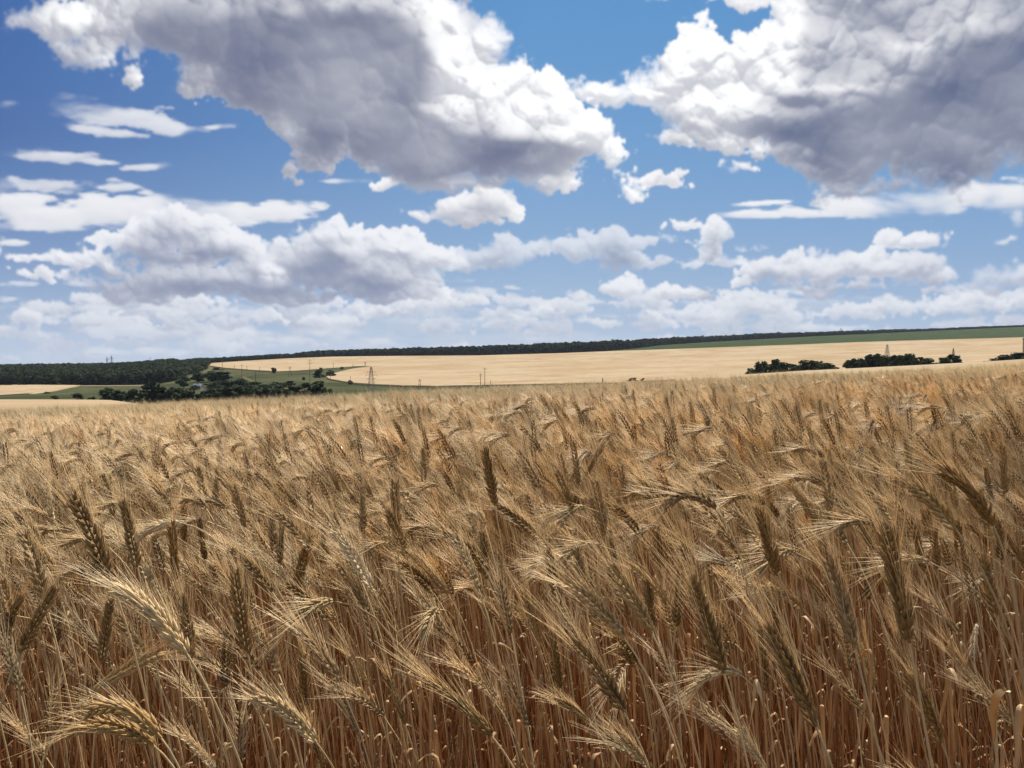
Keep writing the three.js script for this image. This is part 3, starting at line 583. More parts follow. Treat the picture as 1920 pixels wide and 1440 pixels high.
// ---------------------------------------------------------------- poles, pylons, houses
const WOOD = new THREE.MeshStandardMaterial({ color: rgb(0.075, 0.062, 0.05), roughness: 0.95 });
const STEEL = new THREE.MeshStandardMaterial({ color: rgb(0.11, 0.105, 0.10), roughness: 0.6, metalness: 0.3 });
const CERAMIC = new THREE.MeshStandardMaterial({ color: rgb(0.25, 0.27, 0.26), roughness: 0.3 });
const V3 = (x, y, z) => new THREE.Vector3(x, y, z);
function bar(a, b, r0, r1 = r0, n = 6) {
  const d = b.clone().sub(a), g = new THREE.CylinderGeometry(r1, r0, d.length(), n); g.translate(0, d.length() / 2, 0);
  g.applyQuaternion(new THREE.Quaternion().setFromUnitVectors(V3(0, 1, 0), d.normalize())); return g.translate(a.x, a.y, a.z);
}
function pole(px, D, hpx, label, { arms = 1, thick = 0.15 } = {}) {
  const t = thing('utility_pole', label, 'pole', 'power poles across the valley'), h = hpx / FOCAL * D, s = thick * max(1, D / 700);
  t.position.copy(spot(px, D)); t.rotation.y = 0.5;
  part('post', bar(V3(0, -0.5, 0), V3(0, h, 0), s * 1.2, s * 0.75, 8), WOOD, t);
  for (let k = 0; k < arms; k++) {
    const y = h * (0.93 - 0.10 * k), w = h * 0.10;
    part('crossarm', bar(V3(-w, y, 0.05), V3(w, y, 0.05), s * 0.5), WOOD, t);
    for (const x of [-w * 0.9, w * 0.9]) part('insulator', bar(V3(x, y, 0.05), V3(x, y + 0.5, 0.05), s * 0.45, s * 0.3), CERAMIC, t);
  }
}
function framePole(px, D, hpx, label) {
  const t = thing('frame_pole', label, 'pole', 'power poles across the valley'), h = hpx / FOCAL * D, s = 0.15 * max(1, D / 600), w = h * 0.16;
  t.position.copy(spot(px, D)); t.rotation.y = 0.25;
  for (const k of [-1, 1]) part('leg', bar(V3(k * w, -0.5, 0), V3(k * 0.15, h, 0), s, s * 0.7), WOOD, t);
  part('brace', bar(V3(-w * 0.6, h * 0.4, 0), V3(w * 0.6, h * 0.4, 0), s * 0.6), WOOD, t);
  part('crossarm', bar(V3(-w * 1.1, h * 0.86, 0.1), V3(w * 1.1, h * 0.86, 0.1), s * 0.55), WOOD, t);
  for (const x of [-w, w]) part('insulator', bar(V3(x, h * 0.86, 0.1), V3(x, h * 0.86 + 0.5, 0.1), s * 0.5, s * 0.3), CERAMIC, t);
}
function pylon(px, D, hpx, wpx, label, arms) {
  const t = thing('lattice_pylon', label, 'pylon', null), h = hpx / FOCAL * D, b = wpx / FOCAL * D / 2, r = 0.055 * D / 500;
  t.position.copy(spot(px, D)); t.rotation.y = 0.5;
  const half = (y) => lerp(b, b * 0.16, pow(y / h, 0.75)), at4 = (y) => [[-1, -1], [1, -1], [1, 1], [-1, 1]].map(([i, k]) => V3(i * half(y), y, k * half(y)));
  const levels = [0, 0.2, 0.37, 0.51, 0.63, 0.73, 0.82, 0.9, 1].map((k) => k * h), tops = levels.map(at4);
  for (let c = 0; c < 4; c++) { const g = []; for (let l = 0; l + 1 < levels.length; l++) g.push(bar(tops[l][c], tops[l + 1][c], r * 1.5, r * 1.4, 4)); part('leg', mergeGeometries(g), STEEL, t); }
  const lat = []; for (let l = 0; l + 1 < levels.length; l++) for (let c = 0; c < 4; c++) { const d = (c + 1) % 4; lat.push(bar(tops[l][c], tops[l + 1][d], r, r, 4), bar(tops[l][d], tops[l + 1][c], r, r, 4), bar(tops[l + 1][c], tops[l + 1][d], r, r, 4)); }
  part('lattice', mergeGeometries(lat), STEEL, t);
  for (const [y, w] of arms) {
    const Y = y * h, W = w * b;
    for (const k of [-1, 1]) part('crossarm', mergeGeometries([bar(V3(k * half(Y), Y, half(Y)), V3(k * W, Y + h * 0.008, 0), r, r, 4), bar(V3(k * half(Y), Y, -half(Y)), V3(k * W, Y + h * 0.008, 0), r, r, 4), bar(V3(k * half(Y), Y + h * 0.04, 0), V3(k * W, Y + h * 0.008, 0), r, r, 4)]), STEEL, t);
    for (const k of [-1, 1]) part('insulator', bar(V3(k * W * 0.97, Y, 0), V3(k * W * 0.97, Y - h * 0.05, 0), r * 1.5, r * 1.5, 5), CERAMIC, t);
  }
}
const dOf = distanceOf;
pylon(696, dOf(696, 735), 47, 15, 'tall steel lattice pylon standing before the pale field, left of centre', [[0.80, 1.05], [0.66, 1.55], [0.53, 1.25]]);
pylon(1663, 470, 41, 13, 'steel lattice pylon rising behind the long row of young trees on the right', [[0.5, 1.2], [0.62, 1.0]]);
pylon(1787, 560, 24, 7, 'slim pylon with a pointed top behind the small clump of young trees', [[0.55, 1.3]]);
pylon(209.5, 1500, 22, 5, 'larger of the two tiny pylons on the skyline over the left wood', [[0.75, 1.6]]);
pylon(201, 1700, 19, 4, 'smaller of the two tiny pylons on the skyline over the left wood', [[0.75, 1.6]]);
pole(388, dOf(388, 686), 9, 'small pole at the left corner of the pale field');
pole(417, dOf(417, 689.5), 16, 'pole left of the pair of poles on the upper pale field edge');
pole(439.5, dOf(439.5, 692), 7, 'tiny pole in the pale field between two taller ones');
pole(453.7, dOf(453.7, 711), 28, 'tall dark pole above the track on the hamlet slope');
pole(463, dOf(463, 695), 9, 'tiny pole right of the tall dark pole by the hamlet');
pole(479, dOf(479, 715), 20, 'leaning looking dark pole on the green slope right of the hamlet');
pole(487, dOf(487, 696), 8, 'tiny pole left of the small round tree on the field edge');
framePole(543.7, dOf(543.7, 707), 20, 'two legged pole on the green slope, middle of the wedge');
pole(581, dOf(581, 716), 42, 'tallest pole on the left, crossing the pale field to the grass spur', { arms: 2 });
pole(625, dOf(625, 690.3), 10, 'pole on the upper edge of the grass wedge above its bushes');
pole(662, dOf(662, 688), 6, 'tiny pole near the tip of the grass wedge');
framePole(685, dOf(685, 687.6), 9, 'small two legged pole at the tip of the grass wedge');
pole(619.5, dOf(619.5, 712), 6, 'tiny post on the blunt nose of the pale field');
pole(657, dOf(657, 716), 10, 'short pole behind the small bush on the front field edge');
framePole(787, dOf(787, 728), 17, 'two legged pole on the front edge of the pale field right of the pylon');
pole(901, dOf(901, 729), 29, 'shorter pole of the close pair in front of the pale field', { arms: 2 });
pole(909, dOf(909, 729), 40, 'taller pole of the close pair in front of the pale field', { arms: 1 });
pole(920, dOf(920, 724), 10, 'small post right of the close pair of poles');
pole(1130, 260, 15, 'short dark post at the edge of the near wheat right of centre', { arms: 0, thick: 0.16 });
pole(1918, 420, 43, 'dark pole cut off by the right edge of the picture', { arms: 1, thick: 0.3 });
pole(282, 1350, 16, 'tiny mast on the skyline over the left wood');
{
  const t = thing('chimney_tower', 'tiny tower on the far skyline above the green field', 'tower', null), D = 3100;
  t.position.copy(spot(1576, D)); t.position.y = at(1576, 628, D).y;
  const f = (px) => px / FOCAL * D;
  part('shaft', bar(V3(0, 0, 0), V3(0, f(11), 0), f(0.7), f(0.45), 10), STEEL, t); part('cap', bar(V3(0, f(11), 0), V3(0, f(12.6), 0), f(0.8), f(0.8), 10), STEEL, t);
}
function house(px, py, wpx, hpx, turn, roofColour, label) {
  const D = dOf(px, py), k = D / FOCAL, w = wpx * k, h = hpx * k, d = w * 0.7, t = thing('house', label, 'house', null);
  t.position.copy(spot(px, D)); t.rotation.y = turn;
  const wall = new THREE.MeshStandardMaterial({ color: rgb(0.22, 0.21, 0.19), roughness: 0.9 }), roof = new THREE.MeshStandardMaterial({ color: roofColour, roughness: 0.55 }), glass = new THREE.MeshStandardMaterial({ color: rgb(0.03, 0.035, 0.04), roughness: 0.1 });
  const wh = h * 0.52, s = new THREE.Shape([new THREE.Vector2(-d / 2, -0.6), new THREE.Vector2(d / 2, -0.6), new THREE.Vector2(d / 2, wh), new THREE.Vector2(0, h * 0.96), new THREE.Vector2(-d / 2, wh)]);
  part('wall', new THREE.ExtrudeGeometry(s, { depth: w, bevelEnabled: false }).translate(0, 0, -w / 2).rotateY(PI / 2), wall, t);
  const over = 0.35, sl = hypot(d / 2 + over, (h - wh) * (1 + over * 2 / d)), an = atan2(h - wh, d / 2), rf = [];
  for (const q of [-1, 1]) rf.push(new THREE.BoxGeometry(w + 0.8, 0.16, sl).translate(0, 0, sl / 2).rotateX(q > 0 ? an : PI - an).translate(0, h + 0.1, 0));
  const R = part('roof', mergeGeometries(rf), roof, t);
  part('chimney', new THREE.BoxGeometry(0.7, 1.8, 0.7).translate(w * 0.2, h + 0.3, -d * 0.12), wall, R);
  for (const x of [-0.28, 0.05]) { const f = part('window', new THREE.BoxGeometry(1.2, 1.3, 0.12).translate(w * x, wh * 0.5, d / 2 + 0.03), wall, t); part('pane', new THREE.BoxGeometry(0.95, 1.05, 0.1).translate(w * x, wh * 0.5, d / 2 + 0.06), glass, f); }
  part('door', new THREE.BoxGeometry(1, 2.1, 0.12).translate(w * 0.32, 0.85, d / 2 + 0.03), WOOD, t);
}
house(370, 728.5, 13, 8.5, 0.2, rgb(0.19, 0.20, 0.215), 'small house with a grey roof among the valley trees');
house(383, 737, 12, 8, -0.6, rgb(0.16, 0.155, 0.14), 'house with a pale weathered roof just below the grey roofed one');

// ---------------------------------------------------------------- wheat
const STRAW = new THREE.MeshPhysicalMaterial({ vertexColors: true, roughness: 0.5, specularIntensity: 0.32, side: THREE.DoubleSide });
const AWN = new THREE.MeshPhysicalMaterial({ vertexColors: true, roughness: 0.5, side: THREE.DoubleSide, transmission: 0.25, thickness: 0, specularIntensity: 0.45 });
const BEARD = new THREE.MeshPhysicalMaterial({ vertexColors: true, roughness: 0.9, side: THREE.DoubleSide, transmission: 0.32, thickness: 0, specularIntensity: 0.5 });
class Build {
  constructor() { this.p = []; this.c = []; this.i = []; }
  v(x, y, z, c) { this.p.push(x, y, z); this.c.push(c[0], c[1], c[2]); return this.p.length / 3 - 1; }
  // a tube through points; radius and colour by the way along
  tube(pts, rad, n, colour) {
    const t = V3(0, 0, 0), a = V3(0, 0, 0), b = V3(0, 0, 0), m = pts.length, start = this.p.length / 3;
    for (let k = 0; k < m; k++) {
      t.subVectors(pts[min(k + 1, m - 1)], pts[max(k - 1, 0)]).normalize();
      a.set(abs(t.y) > 0.8 ? 1 : 0, abs(t.y) > 0.8 ? 0 : 1, 0.2).cross(t).normalize(); b.crossVectors(t, a);
      const r = rad(k / (m - 1)), c = colour(k / (m - 1)), q = pts[k];
      for (let j = 0; j < n; j++) { const w = j / n * 2 * PI, x = cos(w) * r, y = sin(w) * r; this.v(q.x + a.x * x + b.x * y, q.y + a.y * x + b.y * y, q.z + a.z * x + b.z * y, c); }
    }
    for (let k = 0; k + 1 < m; k++) for (let j = 0; j < n; j++) { const A = start + k * n + j, B = start + k * n + (j + 1) % n; this.i.push(A, B, A + n, B, B + n, A + n); }
  }
  ribbon(pts, wid, side, colour, fold = 0) {
    const start = this.p.length / 3, m = pts.length, per = fold ? 3 : 2, s = V3(0, 0, 0), t = V3(0, 0, 0), u = V3(0, 0, 0);
    for (let k = 0; k < m; k++) {
      t.subVectors(pts[min(k + 1, m - 1)], pts[max(k - 1, 0)]).normalize(); s.copy(side(k / (m - 1))).addScaledVector(t, -t.dot(side(k / (m - 1)))).normalize(); u.crossVectors(s, t);
      const w = wid(k / (m - 1)), c = colour(k / (m - 1)), q = pts[k];
      this.v(q.x - s.x * w, q.y - s.y * w, q.z - s.z * w, c); if (fold) this.v(q.x + u.x * w * fold, q.y + u.y * w * fold, q.z + u.z * w * fold, c); this.v(q.x + s.x * w, q.y + s.y * w, q.z + s.z * w, c);
    }
    for (let k = 0; k + 1 < m; k++) for (let j = 0; j + 1 < per; j++) { const A = start + k * per + j, B = A + 1, C = A + per, D = B + per; this.i.push(A, B, C, B, D, C); }
  }
  drop(M4, len, wid, thick, n, rings, colour, at0 = 0) {                // a husked grain: full below, drawn to a point
    const start = this.p.length / 3, q = V3(0, 0, 0);
    for (let k = 0; k <= rings; k++) {
      const t = k / rings, r = k === 0 ? 0.35 : k === rings ? 0.03 : pow(sin(PI * pow(t, 0.72)), 0.8), c = colour(t);
      for (let j = 0; j < n; j++) { const w = j / n * 2 * PI; q.set(cos(w) * r * wid, at0 + t * len, sin(w) * r * thick).applyMatrix4(M4); this.v(q.x, q.y, q.z, c); }
    }
    for (let k = 0; k < rings; k++) for (let j = 0; j < n; j++) { const A = start + k * n + j, B = start + k * n + (j + 1) % n; this.i.push(A, A + n, B, B, A + n, B + n); }
  }
  geometry() {
    const g = new THREE.BufferGeometry(); g.setAttribute('position', new THREE.Float32BufferAttribute(this.p, 3)); g.setAttribute('color', new THREE.Float32BufferAttribute(this.c, 3)); g.setIndex(this.i); g.computeVertexNormals(); return g;
  }
}
const EAR_DARK = [0.25, 0.150, 0.054], EAR_GOLD = [0.41, 0.275, 0.12], EAR_PALE = [0.56, 0.41, 0.205], EAR_RED = [0.28, 0.12, 0.045];
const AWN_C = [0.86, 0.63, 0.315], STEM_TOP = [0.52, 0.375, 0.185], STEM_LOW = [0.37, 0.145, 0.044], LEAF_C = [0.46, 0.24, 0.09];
const scaleC = (c, k) => [c[0] * k, c[1] * k, c[2] * k];

// frames along an ear: from base to tip through a bend
function earFrames(curve, n, roll) {
  const out = [];
  let s = null;
  for (let k = 0; k < n; k++) {
    const t = (k + 0.4) / n, p = curve.getPointAt(min(t, 1)), T = curve.getTangentAt(min(t, 1));
    if (!s) { s = V3(cos(roll), 0.1, sin(roll)); }
    s.addScaledVector(T, -s.dot(T)).normalize().applyAxisAngle(T, 0.09 * sin(roll * 5));
    out.push({ p, T, S: s.clone(), F: V3(0, 0, 0).crossVectors(s, T), t });
  }
  return out;
}
function spikeletMatrix(f, k, size, r) {                                // leaning out to its own side of the ear
  const side = k & 1 ? 1 : -1, out = lerp(0.30, 0.12, f.t) + (r() - 0.5) * 0.26, y = V3(0, 0, 0).copy(f.T).addScaledVector(f.S, side * out).addScaledVector(f.F, (r() - 0.5) * 0.16).normalize();
  const x = f.S.clone().multiplyScalar(side).addScaledVector(y, -f.S.dot(y) * side).normalize(), z = V3(0, 0, 0).crossVectors(x, y), s = size * lerp(1.0, 0.78, pow(f.t, 2.2)) * (f.t < 0.12 ? 0.82 : 1) * (0.80 + 0.36 * r());
  return new THREE.Matrix4().makeBasis(z.clone().multiplyScalar(s), y.multiplyScalar(s), x.multiplyScalar(s)).setPosition(f.p.clone().addScaledVector(f.S, side * 0.0016 * size));
}
// one spikelet: two glumes, two side florets and a middle one (metres; x across the face, y outwards along it, z away from the ear)
function spikelet(b, M0, lod, base, r) {
  const tone = (k) => (t) => scaleC(base, k * lerp(0.82, 1.12, t));
  const m = (x, z, rz, rx) => M0.clone().multiply(new THREE.Matrix4().makeTranslation(x, 0, z)).multiply(new THREE.Matrix4().makeRotationFromEuler(new THREE.Euler(rx, 0, rz)));
  if (lod === 0) {
    for (const k of [-1, 1]) { b.drop(m(k * 0.0015, 0.0008, -k * 0.24, 0.10), 0.0135, 0.0017, 0.0015, 6, 5, tone(0.95 + 0.2 * r())); b.drop(m(k * 0.0024, 0.0002, -k * 0.34, 0.05), 0.0075, 0.0014, 0.0012, 5, 4, tone(1.1)); }
    b.drop(m(0, 0.0014, 0, 0.16), 0.0135, 0.0016, 0.0015, 6, 5, tone(1.02));
  } else if (lod === 1) { for (const k of [-1, 1]) b.drop(m(k * 0.0015, 0.0006, -k * 0.28, 0.1), 0.0115, 0.0022, 0.0019, 4, 3, tone(0.95 + 0.2 * r())); }
  else b.drop(m(0, 0.0004, 0, 0.1), 0.012, 0.0037, 0.0028, 4, 2, tone(0.9));
}
function awns(b, frames, r, { len = 0.068, lod = 0, per = 2, colour = AWN_C, every = 1, spread = 1, thick = 1 } = {}) {
  frames.forEach((f, k) => {
    if (k % every) return;
    const side = k & 1 ? 1 : -1;
    for (let q = 0; q < per; q++) {
      const d = f.T.clone().addScaledVector(f.S, side * (0.06 + 0.28 * r()) * spread).addScaledVector(f.F, (r() - 0.5) * 0.55 * spread).normalize();
      const a = f.p.clone().addScaledVector(f.T, 0.008).addScaledVector(f.S, side * 0.0035), L = len * (0.72 + 0.5 * r()) * lerp(0.85, 1.0, f.t);
      const bend = V3(r() - 0.6, -0.25 * r(), r() - 0.5).multiplyScalar(L * 0.17), tone = scaleC(colour, 0.75 + 0.5 * r());
      if (lod === 0) { const pts = [0, 0.33, 0.68, 1].map((t) => a.clone().addScaledVector(d, L * t).addScaledVector(bend, t * t)); b.tube(pts, (t) => lerp(0.00028, 0.00008, t) * thick, 3, () => tone); }
      else if (lod === 1) { const pts = [0, 0.5, 1].map((t) => a.clone().addScaledVector(d, L * t).addScaledVector(bend, t * t)); b.tube(pts, (t) => lerp(0.00032, 0.00012, t) * thick, 3, () => tone); }
      else { const e = a.clone().addScaledVector(d, L).add(bend), s = V3(0, 0, 0).crossVectors(d, V3(r() - 0.5, r() - 0.5, r() - 0.5)).normalize().multiplyScalar(0.00042 * thick); const i = b.v(a.x - s.x, a.y - s.y, a.z - s.z, tone); b.v(a.x + s.x, a.y + s.y, a.z + s.z, tone); b.v(e.x, e.y, e.z, tone); b.i.push(i, i + 1, i + 2); }
    }
  });
}
function stemCurve(root, base, dir, k = 0.32) {
  const h = base.y - root.y; return new THREE.CubicBezierCurve3(root, root.clone().add(V3((base.x - root.x) * 0.1, h * 0.45, (base.z - root.z) * 0.1)), base.clone().addScaledVector(dir, -h * k), base);
}
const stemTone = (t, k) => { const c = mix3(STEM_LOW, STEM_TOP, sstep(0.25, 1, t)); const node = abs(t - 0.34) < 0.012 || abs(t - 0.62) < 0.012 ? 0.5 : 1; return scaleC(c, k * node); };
function dryLeaf(b, curve, t0, r, segs, len = 0.16, hue = LEAF_C) {
  const p = curve.getPoint(t0), a = r() * 2 * PI, out = V3(cos(a), 0, sin(a)), pts = [], tw = (r() - 0.5) * 4, up = 0.5 + 0.5 * r(), fall = 1.1 + 0.9 * r(), reach = 0.16 + 0.25 * r(), tone = scaleC(mix3(hue, [0.62, 0.46, 0.24], r() * r()), 0.6 + 0.6 * r());
  for (let k = 0; k <= segs; k++) { const t = k / segs; pts.push(p.clone().addScaledVector(out, len * reach * (t + 0.15 * sin(t * 6))).add(V3(0, len * (up * t - fall * t * t), 0))); }
  const s0 = V3(-sin(a), 0, cos(a)), s1 = V3(0, 1, 0);
  b.ribbon(pts, (t) => 0.0028 * pow(sin(PI * clamp(0.12 + 0.88 * t)), 0.6) + 0.0003, (t) => s0.clone().multiplyScalar(cos(tw * t)).addScaledVector(s1, sin(tw * t)).addScaledVector(out, 0.3 * sin(tw * t)), (t) => scaleC(tone, lerp(0.9, 1.15, t)), segs > 4 ? 0.5 : 0);
}
// a standing plant in its own axes: root at the origin, the ear leaning towards -x
function plantShape(seed, lod, { short = false } = {}) {
  const r = rng(seed), H = short ? 0.46 + 0.24 * r() : 0.80 + 0.13 * r(), kind = r(), L = 0.074 + 0.02 * r();
  const lean = kind < 0.3 ? 0.04 + 0.18 * r() : kind < 0.9 ? 0.25 + 0.45 * r() : 0.8 + 0.5 * r(), drop = kind < 0.3 ? 0.08 : kind < 0.9 ? 0.12 + 0.35 * r() : 0.7 + 0.6 * r();
  const d0 = V3(-sin(lean), cos(lean), (r() - 0.5) * 0.25).normalize(), d1 = V3(-sin(lean + drop), cos(lean + drop), (r() - 0.5) * 0.3).normalize();
  const base = V3(-0.05 - 0.10 * lean, H - L * 0.8 * max(0.2, cos(lean)), (r() - 0.5) * 0.05), mid = base.clone().addScaledVector(d0, L * 0.5), tip = mid.clone().addScaledVector(d1, L * 0.5);
  const ear = new THREE.QuadraticBezierCurve3(base, mid, tip), stem = stemCurve(V3(0, 0, 0), base, d0, 0.24), roll = r() * PI, tint = r(), earC = tint < 0.12 ? mix3(EAR_PALE, EAR_GOLD, r() * 0.7) : mix3(EAR_GOLD, EAR_DARK, pow(r(), 0.6));
  if (lod === 1 || lod === 2) { const g = (earC[0] + earC[1]) / 2; earC[0] = lerp(earC[0], g * 1.13, 0.25); earC[1] = lerp(earC[1], g * 0.90, 0.25); earC[2] = lerp(earC[2], g * 0.50, 0.3); }
  return { r, ear, stem, roll, earC, L, lod };
}
function plantGeometry(s) {
  const { r, ear, stem, lod } = s, body = new Build(), fine = new Build(), k = 0.8 + 0.4 * r();
  const n = [20, 18, 16, 9][lod], fr = earFrames(ear, n, s.roll), segs = [14, 10, 5, 3][lod], sides = [6, 4, 3, 3][lod];
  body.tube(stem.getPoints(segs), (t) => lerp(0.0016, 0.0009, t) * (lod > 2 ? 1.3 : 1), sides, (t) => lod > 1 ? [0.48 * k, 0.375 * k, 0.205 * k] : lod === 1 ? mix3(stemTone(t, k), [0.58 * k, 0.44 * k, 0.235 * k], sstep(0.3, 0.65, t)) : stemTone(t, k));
  if (lod < 3) fr.forEach((f, i) => spikelet(body, spikeletMatrix(f, i, 1, r), lod, scaleC(s.earC, 0.60 + 0.3 * r()), r));
  else body.tube(ear.getPoints(5), (t) => 0.0085 * pow(sin(PI * clamp(0.1 + 0.86 * t)), 0.6), 4, (t) => scaleC(s.earC, 0.56 + 0.2 * t));
  awns(fine, fr, r, { lod, per: [3, 3, 3, 4][lod], len: [0.062, 0.066, 0.066, 0.068][lod], thick: [0.9, 0.85, 1.1, 1.25][lod], spread: [1, 1.2, 1.7, 2.3][lod], colour: [AWN_C, [0.90, 0.705, 0.405], [0.70, 0.56, 0.335], [0.64, 0.50, 0.285]][lod] });
  for (let i = 0; i < [2, 1, 1, 1][lod]; i++) dryLeaf(fine, stem, 0.2 + 0.2 * i + 0.1 * r(), r, [9, 6, 3, 2][lod], 0.12 + 0.1 * r(), lod > 0 ? [0.50, 0.38, 0.21] : LEAF_C);
  return [body.geometry(), fine.geometry()];
}

// ---- the stand of wheat that nobody could count
const crop = thing('wheat_stand', 'dense stand of ripe golden wheat filling the foreground up to its crest', 'wheat', null, 'stuff');
const inView = (x, z, pad) => { const D = -z; return D > 0 && abs(x) < D * 0.68 + pad; };
{
  const r = rng(4242), lots = [], mat = new THREE.Matrix4(), q = new THREE.Quaternion(), e = new THREE.Euler(), col = new THREE.Color();
  const kinds = [[], [], [], [], []];                                   // by nearness; the last is straw without a full ear
  for (let i = 0; i < 10; i++) kinds[1].push(plantGeometry(plantShape(900 + i, 1)));
  for (let i = 0; i < 10; i++) kinds[2].push(plantGeometry(plantShape(930 + i, 2)));
  for (let i = 0; i < 10; i++) kinds[3].push(plantGeometry(plantShape(960 + i, 3)));
  for (let i = 0; i < 8; i++) {                                         // straw of the shoots whose ears stand among the others
    const q = rng(990 + i), body = new Build(), fine = new Build();
    for (let n = 0; n < 3; n++) { const b = V3((q() - 0.6) * 0.22, 0.50 + 0.2 * q(), (q() - 0.5) * 0.16), o = V3((q() - 0.5) * 0.05, 0, (q() - 0.5) * 0.05), c = stemCurve(o, b, V3(-0.15, 1, 0).normalize(), 0.3), k = 0.6 + 0.6 * q(); body.tube(c.getPoints(8), (t) => lerp(0.0016, 0.0003, t * t), 4, (t) => stemTone(t * 0.8, k)); if (n < 1) dryLeaf(fine, c, 0.2 + 0.4 * q(), q, 7, 0.16 + 0.14 * q()); if (n === 0 && i % 3 === 0) dryLeaf(fine, c, 0.8, q, 7, 0.16 + 0.1 * q()); }
    kinds[4].push([body.geometry(), fine.geometry()]);
  }
  const places = kinds.map((k) => k.map(() => []));
  const sow = (D0, D1, density, lod, pad, heightOf) => {
    const cell = 1 / sqrt(density);
    for (let D = D0; D < D1; D += cell) for (let x = -(D * 0.68 + pad); x < D * 0.68 + pad; x += cell) {
      const px = x + (r() - 0.5) * cell * 1.3, pz = -(D + (r() - 0.5) * cell * 1.3), k = floor(r() * kinds[lod].length);
      places[lod][k].push([px, pz, heightOf(px, pz)]);
    }
  };
  const level = (x, z) => (0.94 + 0.08 * fbm(x * 0.7, z * 0.7, 55, 3)) * (0.97 + 0.08 * r());
  const tall = (x, z) => (0.90 + 0.13 * fbm(x * 0.7, z * 0.7, 55, 3)) * (0.94 + 0.14 * r());
  sow(1.0, 1.5, 70, 1, 0.5, (x, z) => tall(x, z) * (0.70 + 0.24 * r()));
  sow(1.5, 2.0, 150, 1, 0.5, (x, z) => tall(x, z) * (0.80 + 0.16 * r()));
  sow(2.0, 5.2, 400, 1, 0.6, tall);
  sow(5.2, 12, 380, 2, 1.2, level);
  sow(12, 24, 320, 3, 2, level);
  sow(24, 52, 60, 3, 3, level);
  sow(0.95, 1.5, 120, 4, 0.5, () => 0.75 + 0.3 * r());
  sow(1.5, 3.2, 190, 4, 0.5, () => 0.74 + 0.22 * r());
  kinds.forEach((list, lod) => list.forEach((g, k) => {
    const P = places[lod][k]; if (!P.length) return;
    const geo = mergeGeometries(g, true), o = new THREE.InstancedMesh(geo, [STRAW, lod === 2 || lod === 3 ? BEARD : AWN], P.length); o.name = 'stalks';
    P.forEach(([x, z, s], i) => {
      const g1 = r() + r() + r() - 1.5; const patch = fbm(x * 0.45, z * 0.45, 71, 3) - 0.5; q.setFromEuler(e.set((r() - 0.5) * 0.16, g1 * 1.15 + patch * 1.6, (r() - 0.5) * 0.16, 'YXZ'));
      mat.compose(V3(x, groundAt(x, z), z), q, V3(1, s, 1)); o.setMatrixAt(i, mat);
      const t = r(), b = (0.78 + 0.42 * r()) * (1 + patch * 0.5), red = clamp(1 - max(0, fbm(x * 0.3, z * 0.3, 91, 3) - 0.54) * 0.9 * sstep(2.0, 1.2, -z), 0.86, 1); o.setColorAt(i, col.setRGB(b, b * lerp(0.93, 1.03, t) * red, b * lerp(0.84, 1.07, t) * red * red));
    });
    o.castShadow = o.receiveShadow = true; crop.add(o);
  }));
}
{
  const p = [], uv = [], idx = [], n = 60;
  for (let j = 0; j <= n; j++) for (let i = 0; i <= n; i++) { const D = -2 + 54 * (j / n) ** 1.6, w = max(D, 0) * 0.9 + 4, x = lerp(-w, w, i / n); p.push(x, groundAt(x, -D) + 0.012, -D); uv.push(x, -D); }
  for (let j = 0; j < n; j++) for (let i = 0; i < n; i++) { const a = j * (n + 1) + i; idx.push(a, a + 1, a + n + 1, a + 1, a + n + 2, a + n + 1); }
  const g = new THREE.BufferGeometry(); g.setAttribute('position', new THREE.Float32BufferAttribute(p, 3)); g.setAttribute('uv', new THREE.Float32BufferAttribute(uv, 2)); g.setIndex(idx); g.computeVertexNormals();
  tag(part('field_soil', g, M.soil, scene), null, null, null, 'structure');
}

